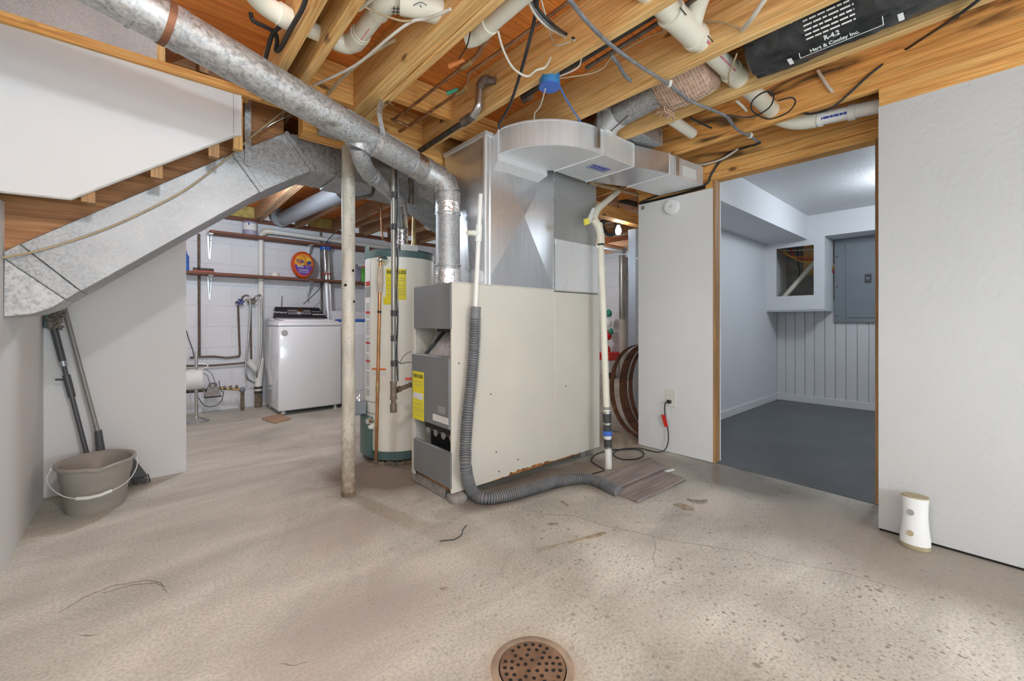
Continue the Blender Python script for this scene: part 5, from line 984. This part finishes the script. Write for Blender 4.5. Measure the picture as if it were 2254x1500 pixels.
for u, v, s, m, nm in ((1340, 690, .07, 'green_paint', 'hat'), (1339, 712, .08, 'device_white', 'face'), (1338, 738, .09, 'tag_red', 'coat'), (1345, 730, .06, 'green_paint', 'wreath'), (1337, 770, .07, 'tag_red', 'legs')):
    p = FX(u, v, 6.6); MB().lathe(p, [(s*.55, -s), (s*.9, -s*.3), (s*.8, s*.4), (s*.3, s)], 10).build(nm, m, fg, True)
sbn = thing('lidded_bin', 'white bin with red lid on the floor beyond the sump pipe', 'bin', FX(1340, 832, 6.5)); p = FX(1342, 832, 6.5); tpz = FX(1342, 793, 6.5).z
B((6.4, p.y-.06, .12), (6.7, p.y+.14, tpz)).build('body', 'label_white', sbn, bevel=.01); B((6.38, p.y-.08, tpz), (6.72, p.y+.16, tpz+.14)).build('lid', 'tag_red', sbn, bevel=.012); B((6.44, p.y-.02, 0), (6.66, p.y+.1, .12)).build('caster_base', 'black_plastic', sbn)
for k, (pts, r, m, lab) in enumerate((([(1318, 448), (1335, 438), (1380, 445), (1405, 452)], .035, 'cable_black', 'black hose looped under the joists above the bulb'), ([(1318, 440), (1320, 470), (1326, 492), (1335, 480), (1350, 478), (1358, 490), (1350, 515), (1335, 515), (1328, 500)], .022, 'rubber', 'black coiled hose hanging left of the bulb'), ([(1315, 462), (1350, 455), (1405, 470)], .012, 'cable_white', 'white cable crossing under the joists above the bulb'), ([(1318, 495), (1360, 487), (1405, 480)], .01, 'cable_white', 'second white cable crossing beside the bulb'), ([(1320, 518), (1350, 520), (1380, 515)], .01, 'cable_white', 'low white cable left of the bulb'))):
    tag(MB().tube(cr(PX(pts, 4.2+.1*k), 6), r, 10).build('hanging_hose' if r > .02 else 'hanging_cable', m, None, True), lab, 'hose' if r > .02 else 'cable')
tag(MB().tube([FX(1318, 540, 5.5), FX(1375, 552, 5.5)], .05, 14).build('far_pipe', 'steel_blue', None, True), 'grey horizontal pipe beyond the furnace below the bulb', 'pipe')
# ------------------------------------------------------------------ pipes and cables among the joists
def tp(name, pts, r, m, label, cat, n=10, k=5, z=None): return tag(MB().tube(cr(pts, k), r, n).build(name, m, None, True), label, cat)
# drain run on the left, through the joists
zd = 2.315
dl = thing('drain_pipe', 'cream plastic drain pipe run with elbows between the left joists', 'pipe', FZ(800, 70, zd))
def seg(parent, nm, pts, z, r, m='pvc', n=18, k=6): return MB().tube(cr([FZ(u, v, z) for u, v in pts], k), r, n).build(nm, m, parent, True)
seg(dl, 'elbow', [(548, -30), (570, -2), (596, 20), (624, 36)], zd, .040); seg(dl, 'coupling', [(612, 28), (634, 42)], zd, .044, k=1); seg(dl, 'pipe', [(630, 40), (690, 68), (735, 88)], zd, .034)
seg(dl, 'elbow', [(735, 88), (765, 97), (785, 86), (797, 72)], zd, .040); seg(dl, 'pipe', [(790, 80), (838, 18)], zd, .036, k=1); seg(dl, 'coupling', [(780, 92), (793, 76)], zd, .043, k=1)
seg(dl, 'tee', [(832, 26), (845, 8), (872, 2), (905, 8)], zd, .043); seg(dl, 'pipe', [(880, 4), (925, 14), (972, 27)], zd-.02, .046, k=2)
for pts in ([(905, 15), (925, 5), (940, 12)], [(915, 20), (930, 32), (950, 40), (962, 50)], [(925, 12), (938, 30), (950, 34)], [(862, 18), (880, 20)], [(862, 26), (882, 28)], [(868, 14), (866, 32)], [(876, 14), (874, 32)]):
    P = [FZ(u, v, zd-.02) for u, v in pts]; P = [q+(C0-q).normalized()*.048 for q in P]; MB().tube(cr(P, 4), .0016, 4).build('pen_drawing', 'ink', dl)
for pts in ([(795, 95), (799, 84)], [(820, 45), (827, 37)]):
    P = [FZ(u, v, zd) for u, v in pts]; P = [q+(C0-q).normalized()*.044 for q in P]; MB().tube(P, .002, 4).build('pen_mark', 'ink', dl)
lr = [FZ(u, v, zd) for u, v in ((794, 84), (826, 42))]; ldv = (lr[1]-lr[0]).normalized(); cd_ = (C0-lr[0]).normalized(); cd_ = (cd_-ldv*cd_.dot(ldv)).normalized(); ft = plane((lr[0]+lr[1])/2+cd_*.0375, ldv, cd_.cross(ldv)); lines('red_print', 'ink_pink', dl, ft, [.004, -.004], .11, .004)
dm = thing('drain_pipe', 'cream plastic pipe coming down between the middle joists with an elbow', 'pipe', FZ(1080, 60, zd))
seg(dm, 'pipe', [(1068, 62), (1175, -32)], zd, .036, k=1); seg(dm, 'elbow', [(1028, 84), (1048, 78), (1072, 58)], zd, .040); seg(dm, 'coupling', [(1060, 68), (1078, 52)], zd, .043, k=1)
# right-hand drain run along the room
zr = 2.305; yr_ = .857
rdn = thing('drain_pipe', 'long cream plastic drain pipe with couplings crossing the right joists', 'pipe', (2.1, yr_, zr))
def rseg(nm, a, b_, r, m='pvc'): MB().tube([(a, yr_+.012*(1.5-a)*-1*0, zr), (b_, yr_, zr)], r, 20).build(nm, m, rdn, True)
rseg('pipe', 1.35, 2.95, .0425); rseg('coupling', 1.604, 1.836, .051); rseg('coupling_ring', 1.60, 1.622, .055); rseg('coupling_ring', 1.815, 1.84, .055); rseg('coupling', 2.22, 2.31, .0485); rseg('coupling_ring', 2.205, 2.222, .052)
MB().tube(cr([(1.78, yr_, zr), (1.72, yr_-.06, zr+.06), (1.66, yr_-.16, zr+.14)], 4), .04, 18).build('wye_branch', 'pvc', rdn, True)
for xx in (1.605, 1.85): MB().tube([(xx-.02, yr_-.052, zr-.02), (xx+.03, yr_-.053, zr-.025)], .0025, 4).build('pen_mark', 'ink', rdn)
lines('red_print', 'ink_pink', rdn, plane((2.08, yr_-.034, zr-.0268), (1, 0, 0), (0, -.62, .78)), [.0], .2, .006); lines('red_print', 'ink_pink', rdn, plane((1.88, yr_-.034, zr-.0268), (1, 0, 0), (0, -.62, .78)), [.004], .04, .008)
P = cr([(2.93, yr_, zr), (2.955, yr_-.05, zr-.03), FX(1765, 268, 2.96), FX(1800, 263, 2.96)], 5); MB().tube(P, .045, 18).build('stained_elbow', 'pvc', rdn, True)
MB().tube(PX([(1790, 265), (1960, 228)], 2.96), .037, 18).build('return_pipe', 'pvc_white', rdn, True)
for u0, v0, u1, v1 in ((1765, 269, 1775, 267), (1802, 263, 1812, 261), (1868, 249, 1884, 245)): MB().tube(PX([(u0, v0), (u1, v1)], 2.96), .043, 18).build('coupling', 'pvc_white', rdn, True)
q = PX([(1818, 262), (1862, 252)], 2.96); lines('blue_print', 'ink_blue', rdn, plane((q[0]+q[1])/2+Vector((-.0375, 0, -.006)), (q[1]-q[0]), (-.2, 0, 1)), [.0], .14, .012, seed=8)
tag(MB().tube([FZ(1478, 262, 2.27), FZ(1524, 294, 2.27)], .032, 16).build('drain_stub', 'pvc', None, True), 'short cream plastic pipe stub passing between the right joists', 'pipe')
# copper lines with ball valves
za = 2.30
cu1 = thing('copper_line', 'copper water pipe with orange valve handle between the middle joists', 'pipe', FZ(1000, 170, za))
MB().tube(cr(PZ([(868, 262), (905, 235), (1020, 146)], za), 3), .0085, 10).build('pipe', 'copper', cu1, True); MB().tube(PZ([(1018, 148), (1040, 132)], za), .015, 10).build('ball_valve', 'brass', cu1, True); MB().tube(cr(PZ([(1038, 133), (1050, 122), (1060, 105), (1075, 88)], za), 3), .011, 10).build('elbow', 'copper', cu1, True)
a, b_ = FZ(1022, 132, za-.015), FZ(988, 146, za-.03); MB().tube([a, b_], [.008, .012], 8).build('handle', 'orange_handle', cu1, True)
cu2 = thing('copper_line', 'copper water pipe with green valve handle between the middle joists', 'pipe', FZ(1000, 210, za))
MB().tube(PZ([(880, 290), (1008, 205)], za), .0085, 10).build('pipe', 'copper', cu2, True); MB().tube(PZ([(1006, 206), (1025, 194)], za), .015, 10).build('ball_valve', 'brass', cu2, True); MB().tube(cr(PZ([(1022, 196), (1030, 185), (1031, 165), (1040, 155), (1130, 92), (1260, -2)], za+.02), 3), .0085, 10).build('pipe', 'copper', cu2, True)
a, b_ = FZ(1008, 196, za-.015), FZ(984, 206, za-.03); MB().tube([a, b_], [.007, .011], 8).build('handle', 'green_paint', cu2, True)
tp('copper_line', PZ([(862, 262), (872, 268), (885, 272), (900, 278), (925, 262), (945, 250)], 2.28), .009, 'copper', 'short copper branch with fittings at the beam end', 'pipe')
# iron gas line
ig = thing('iron_gas_line', 'iron gas pipe with elbows coming out of a joist hole', 'pipe', FZ(1050, 230, 2.25))
xx = 1.42; q = [FX(1092, 178, 1.437), FX(1066, 178, 1.40), FX(1056, 192, 1.395), FX(1054, 222, 1.395), FX(1052, 236, 1.395), FX(1040, 256, 1.395), FX(925, 332, 1.395)]
MB().tube(q[0:2], .019, 12).build('nipple', 'old_iron', ig, True); MB().tube(cr([q[0].lerp(q[1], .6), q[1], q[2]], 4), .026, 14).build('elbow', 'old_iron', ig, True); MB().tube([q[2], q[3]], .021, 14).build('union', 'steel', ig, True); MB().tube(cr([q[3], q[4], q[5]], 4), .022, 14).build('elbow', 'steel', ig, True)
MB().tube([q[5], q[5].lerp(q[6], .16)], .025, 12).build('coupling', 'old_iron', ig, True); MB().tube([q[5], q[6]], .0165, 12).build('pipe', 'black_iron', ig, True)
tp('black_pipe', PZ([(1150, 213), (1300, 118), (1470, 12)], 2.36), .017, 'black_iron', 'long black iron pipe between the joists behind the blue box', 'pipe'); tp('steel_pipe', PZ([(1290, 150), (1400, 82), (1560, -22)], 2.36), .011, 'old_iron', 'thin grey pipe parallel to the long black pipe', 'pipe')
tag(MB().lathe(FZ(1160, 214, 2.36), [(.024, -.03), (.024, .03)], 10, (0, 1, 0)).build('pipe_fitting', 'old_iron', None, True), 'rusty pipe fitting at the end of the black pipe', 'fitting')
bb = thing('ceiling_box', 'blue round ceiling electrical box on the middle joist', 'electrical box', FZ(1210, 195, 2.2)); p = FZ(1210, 193, 2.19)
MB().lathe(p, [(.0505, .004), (.047, .075), (.04, .08)], 26).build('box', 'box_blue', bb, True); MB().lathe(p, [(.052, 0), (.052, .005)], 26).build('cover', 'blue_plastic', bb, True)
for s in (-1, 1): MB().cyl(p+Vector((s*.04, -s*.015, -.003)), p+Vector((s*.04, -s*.015, .0)), .004, 8).build('screw', 'steel', bb)
# cables
Z1 = 2.222
gc = thing('twisted_cable', 'thick grey twisted cable crossing under the right joists', 'cable', FZ(1470, 185, Z1))
gp_ = [(1248, -8), (1290, 45), (1340, 95), (1400, 140), (1440, 165), (1470, 185), (1520, 222), (1570, 243), (1600, 258), (1620, 283), (1650, 300), (1673, 314)]
path = cr(PZ(gp_, Z1-.012), 10)
for s in (0, 1): MB().tube([q+Vector((math.cos(i*.55+s*PI), math.sin(i*.55+s*PI), math.sin(i*.55+s*PI)))*.0045 for i, q in enumerate(path)], .0075, 8).build('strand', 'cable_grey', gc, True)
for u, v in ((1472, 185), (1650, 299)): q = FZ(u, v, Z1-.012); MB().lathe(q+Vector((-.008, 0, 0)), [(.017, 0), (.017, .014)], 12, (1, -.6, 0)).build('cable_tie', 'cable_white', gc)
tp('grey_cable', [FZ(1673, 314, 2.2), FZ(1660, 320, 2.19), FX(1650, 322, 3.17), FX(1610, 335, 3.165), FX(1585, 355, 3.165), FX(1565, 385, 3.165), FX(1556, 404, 3.16), FX(1520, 415, 3.165), FX(1450, 430, 3.165), FX(1408, 447, 3.165)], .008, 'cable_black', 'black cable turning down from the header to the narrow panel top', 'cable')
tp('white_cable', [FX(1625, 328, 3.17), FX(1590, 350, 3.16), FX(1550, 362, 3.15), FX(1530, 362, 3.15)], .007, 'cable_white', 'white cable running under the header towards the curved duct', 'cable')
tp('black_cable', [FZ(1184, -8, 2.3), FZ(1175, 50, 2.28), FZ(1160, 110, 2.225), FZ(1143, 170, 2.22), FZ(1122, 232, 2.215), FZ(1101, 268, 2.21), FZ(1098, 280, 2.22), FZ(1108, 290, 2.236)], .0075, 'cable_black', 'black cable hanging down to the left end of the curved duct', 'cable')
tp('white_loop', [FZ(1096, 68, 2.3), FZ(1108, 110, 2.25), FZ(1130, 150, 2.21), FZ(1160, 168, 2.20), FZ(1180, 155, 2.21), FZ(1200, 148, 2.22), FX(1212, 127, 1.432)], .005, 'cable_white', 'white wire loop hanging between the copper valves and the joist', 'wire')
for k, (m, lab) in enumerate((('cable_white', 'white cable of the bundle entering the middle joist hole'), ('cable_grey', 'grey cable of the bundle entering the middle joist hole'), ('cable_black', 'dark cable of the bundle entering the middle joist hole'))):
    tp('bundle_cable', [FZ(1160+k*6, -5, 2.33), FZ(1178+k*5, 30-k*3, 2.28), FZ(1205+k*5, 58-k*3, 2.26), FX(1240+k*2, 78-k*2, 1.43), FX(1266, 90-k*2, 1.44)], .006, m, lab, 'cable')
tp('bell_wire', [FZ(1190, -5, 2.33), FZ(1205, 50, 2.28), FX(1215, 85, 1.43), FX(1225, 100, 1.43), FX(1255, 92, 1.437)], .003, 'cable_white', 'thin pale wire beside the cable bundle at the middle joist', 'wire')
tp('blue_wire', [p+Vector((.045, -.02, .02)), FZ(1250, 225, 2.2), FZ(1278, 268, 2.228)], .0045, 'cable_blue', 'blue wire dropping from the blue box to the curved duct', 'wire')
tp('white_wire', [p+Vector((-.01, .02, 0)), FZ(1190, 232, 2.2), FZ(1177, 250, 2.21), FZ(1176, 268, 2.226)], .0035, 'cable_white', 'white wire dropping from the blue box to the curved duct', 'wire')
tp('white_wire', [p+Vector((.03, -.04, .05)), FZ(1262, 155, 2.25), FZ(1275, 145, 2.27), FZ(1280, 128, 2.29)], .0035, 'cable_white', 'white wire rising from the blue box to the joist', 'wire'); tp('tan_wire', [p+Vector((.04, -.02, .05)), FZ(1300, 162, 2.26), FZ(1330, 148, 2.29), FZ(1346, 128, 2.33), FZ(1420, 85, 2.36), FZ(1480, 62, 2.36)], .003, 'cable_tan', 'tan wire running from the blue box along the joist bay', 'wire')
tp('strap_end', [FZ(1345, 122, 2.26), FZ(1360, 140, 2.24), FZ(1375, 165, 2.232), FZ(1388, 178, 2.232)], .009, 'cable_grey', 'short grey cable end hanging beside the twisted cable', 'cable')
tp('white_strap', [FZ(1688, -8, 2.24), FZ(1655, 40, 2.226), FX(1633, 66, 1.88)], .009, 'cable_white', 'flat white cable crossing the joist near the long drain pipe', 'cable'); tp('tan_cable', [FX(1540, 50, 1.86), FX(1580, 48, 1.87), FX(1610, 55, 1.875), FX(1632, 65, 1.88)], .0035, 'cable_tan', 'thin tan wire on the joist face beside the long drain pipe', 'wire')
tp('black_coax', [FZ(2165, -8, 2.222), FZ(2105, 36, 2.222), FX(2000, 105, 2.79), FX(1925, 155, 2.79), FX(1870, 205, 2.78), FX(1830, 238, 2.78), FX(1790, 250, 2.80), FX(1770, 250, 2.81)], .006, 'cable_black', 'black coaxial cable running down the stained joist', 'cable')
tag(MB().lathe(FX(2104, 36, 2.775), [(.012, -.01), (.012, .012)], 10, (0, 1, 0)).build('cable_clip', 'black_plastic', None), 'black clip holding the coaxial cable on the stained joist', 'clip')
tp('white_cable', [FX(1800, 156, 2.79), FX(1812, 175, 2.785), FX(1822, 190, 2.785), FX(1833, 203, 2.79)], .008, 'cable_white', 'short white cable on the stained joist face', 'cable')
tp('coiled_wire', [FZ(1600, 253, 2.21), FZ(1650, 258, 2.2), FZ(1690, 240, 2.2), FZ(1703, 215, 2.21), FZ(1693, 201, 2.22), FZ(1672, 208, 2.22), FZ(1655, 225, 2.21), FZ(1657, 245, 2.2), FZ(1690, 262, 2.2), FZ(1730, 250, 2.2), FZ(1750, 228, 2.21), FZ(1743, 215, 2.22), FZ(1712, 222, 2.22)], .004, 'cable_black', 'dark thin wire coiled beside the drain pipe under the stained joist', 'wire')
tp('drain_wire', [FZ(1622, 118, 2.25), FZ(1612, 145, 2.23), FZ(1604, 165, 2.22), FZ(1604, 185, 2.23)], .004, 'cable_tan', 'thin wire wrapped round the long drain pipe', 'wire')
tp('tan_cable', [FZ(1620, 222, 2.26), FZ(1632, 232, 2.25), FZ(1643, 244, 2.25)], .007, 'cable_white', 'short pale cable end between the drain pipe and the twisted cable', 'cable'); tp('black_cable', [FZ(1520, 260, 2.25), FZ(1545, 272, 2.25), FZ(1566, 282, 2.25)], .006, 'cable_black', 'short black cable end next to the plastic pipe stub', 'cable')
tp('left_cable', [FZ(552, 28, 2.40), FZ(557, 45, 2.38), FZ(585, 60, 2.36), FZ(605, 72, 2.34), FZ(610, 90, 2.32), FZ(608, 112, 2.29), FZ(620, 102, 2.28), FZ(632, 78, 2.27), FZ(645, 55, 2.25), FZ(665, 20, 2.24), FZ(675, -8, 2.24)], .009, 'cable_black', 'black cable looping over the left joist beside the flue', 'cable'); tp('left_cable', [FZ(617, 58, 2.34), FZ(600, 75, 2.33), FZ(592, 100, 2.30), FZ(585, 128, 2.28)], .009, 'cable_black', 'second black cable dropping behind the flue at the left joist', 'cable')
tp('white_cable', [FZ(690, 188, 2.26), FZ(780, 145, 2.225), FZ(860, 80, 2.222), FZ(905, 48, 2.24), FZ(935, 42, 2.235), FZ(960, 34, 2.215), FZ(992, 20, 2.21)], .006, 'cable_white', 'white cable crossing from the flue to the tripled joist', 'cable'); tp('tan_cable', [FZ(722, 208, 2.27), FZ(745, 180, 2.28), FZ(790, 140, 2.3), FZ(830, 110, 2.32), FZ(870, 88, 2.33)], .008, 'cable_tan', 'tan cable running along the tripled joist side', 'cable')
tp('white_cable', [FZ(790, 22, 2.3), FZ(830, -12, 2.3)], .008, 'cable_white', 'short white cable above the left drain pipe', 'cable', k=2); tp('tan_wire', [FZ(802, 15, 2.26), FZ(840, 32, 2.25), FZ(880, 45, 2.24), FZ(905, 46, 2.235)], .004, 'cable_tan', 'thin wire passing in front of the left drain pipe', 'wire')
tp('bell_wire', [FZ(1035, 70, 2.28), FZ(1030, 95, 2.27), FZ(1022, 112, 2.28), FZ(1010, 130, 2.285)], .003, 'cable_black', 'thin dark wire hanging down to the orange valve handle', 'wire')
# galvanized round branch, pink insulation, black flexible duct in one joist bay
xb_ = 2.135
rb = thing('branch_duct', 'round galvanized branch duct rising from the curved duct into the joist bay', 'duct', (2.2, 1.5, 2.2))
g0, g1, g2 = Vector((2.22, 1.66, 2.2)), Vector((2.20, 1.60, 2.30)), Vector((xb_, 1.10, 2.335)); MB().tube(cr([g0, g1, Vector((2.19, 1.5, 2.33))], 5), .085, 20).build('elbow', 'sheet_dull', rb, True); MB().tube([Vector((2.19, 1.5, 2.33)), g2, Vector((xb_, .95, 2.34))], .082, 22).build('pipe', 'galv_dark', rb, True)
tp('threaded_rod', [FZ(1345, 288, 2.225), FZ(1382, 255, 2.225)], .004, 'old_iron', 'thin threaded rod leaning against the branch duct elbow', 'rod', k=1)
ins = thing('insulation_wrap', 'pink fiberglass wrap under string mesh around the branch duct', 'insulation', (xb_, .98, 2.25))
rings = []; N = 26; ys = [1.20, 1.17, 1.13, 1.08, 1.03, .98, .94, .912]; rr_ = [.095, .130, .142, .146, .142, .136, .128, .11]
def ir(y_, r_, j): return [(xb_+(r_+j*noise.noise(Vector((k*1.3, y_*30, 2))))*math.cos(2*PI*k/N), y_, 2.345+(r_+j*noise.noise(Vector((k*1.3, y_*30, 5))))*math.sin(2*PI*k/N)*.95) for k in range(N)]
MB().loft([ir(y_, r_, .012) for y_, r_ in zip(ys, rr_)]).build('wool', 'pink_wool', ins, True); mb = MB()
for k in range(0, N): mb.tube([(xb_+(r_+.004)*math.cos(2*PI*k/N), y_, 2.345+(r_+.004)*math.sin(2*PI*k/N)*.95) for y_, r_ in zip(ys, rr_)], .0009, 4)
for y_ in [1.17-.016*i for i in range(16)]:
    j = min(range(8), key=lambda i: abs(ys[i]-y_)); r_ = rr_[j]+.004; mb.tube([(xb_+r_*math.cos(2*PI*k/N), y_+.006*math.sin(k), 2.345+r_*math.sin(2*PI*k/N)*.95) for k in range(N+1)], .0009, 4)
tag(mb.build('string_mesh', 'string', ins), kind='stuff'); mb = MB(); rnd = random.Random(9)
for k in range(60): q = Vector((xb_+rnd.uniform(-.03, .07), 1.17+rnd.uniform(-.02, .03), 2.215+rnd.uniform(-.03, .03))); mb.tube([q, q+Vector((rnd.uniform(-.03, .03), rnd.uniform(-.02, .03), rnd.uniform(-.03, .02)))], .003, 4)
tag(mb.build('loose_wool', 'pink_wool', ins), kind='stuff')
fd = thing('flexible_duct', 'black plastic wrapped insulated flexible duct with white printing between the joists', 'duct', (xb_, .2, 2.22))
rings = []; N = 56; M = 130
for i in range(M+1):
    y_ = .74-2.2*i/M; rg = []
    for k in range(N):
        a = 2*PI*k/N; w = .012*noise.noise(Vector((math.cos(a)*3.2, y_*5.0, math.sin(a)*3.2)))+.014*(.5-abs(noise.noise(Vector((math.cos(a)*4, y_*16, math.sin(a)*4))))); r_ = (.125 if i else .09)+w
        rg.append((2.14+r_*1.12*math.cos(a), y_, 2.325+r_*math.sin(a)))
    rings.append(rg)
MB().loft(rings).build('jacket', 'flex_black', fd, True)
def ffn(x, y, z=0):       # printing wrapped on the lower side of the jacket
    a = -PI*.70-(y)/.125; r_ = .142+z; return Vector((2.14+r_*1.12*math.cos(a), .42-x, 2.325+r_*math.sin(a)))
for dx in (0, -.62*-1):
    f2 = lambda x, y, z=0, dx=dx: ffn(x+dx, y, z)
    text('printing', 'R-4.2', .024, lambda x, y, z: f2(x, y-.022, z), 'label_white', fd, bold=.0008); text('printing', 'Hart & Cooley Inc.', .021, lambda x, y, z: f2(x, y-.05, z), 'label_white', fd, bold=.0006); lines('fine_print', 'label_white', fd, f2, [.075, .06, .045, .03, .015, 0.0], .16, .005, seed=11)
    MB().tube([f2(-.12, .09), f2(-.12, -.065), f2(.15, -.065), f2(.15, .09)], .0015, 4).build('print_frame', 'label_white', fd)
for x in (-.155, .2): MB().prism([ffn(x-.008, -.08), ffn(x+.008, -.08), ffn(x+.008, -.045), ffn(x-.008, -.045)], ffn(0, 0, .001)-ffn(0, 0, 0)).build('tape_patch', 'paper', fd)
tag(B((2.36, 1.45, 2.236), (2.62, 1.7, 2.46)).build('sheet_metal_box', 'galv_dark', None, bevel=.003), 'dark galvanized box between the joists above the curved duct', 'duct')
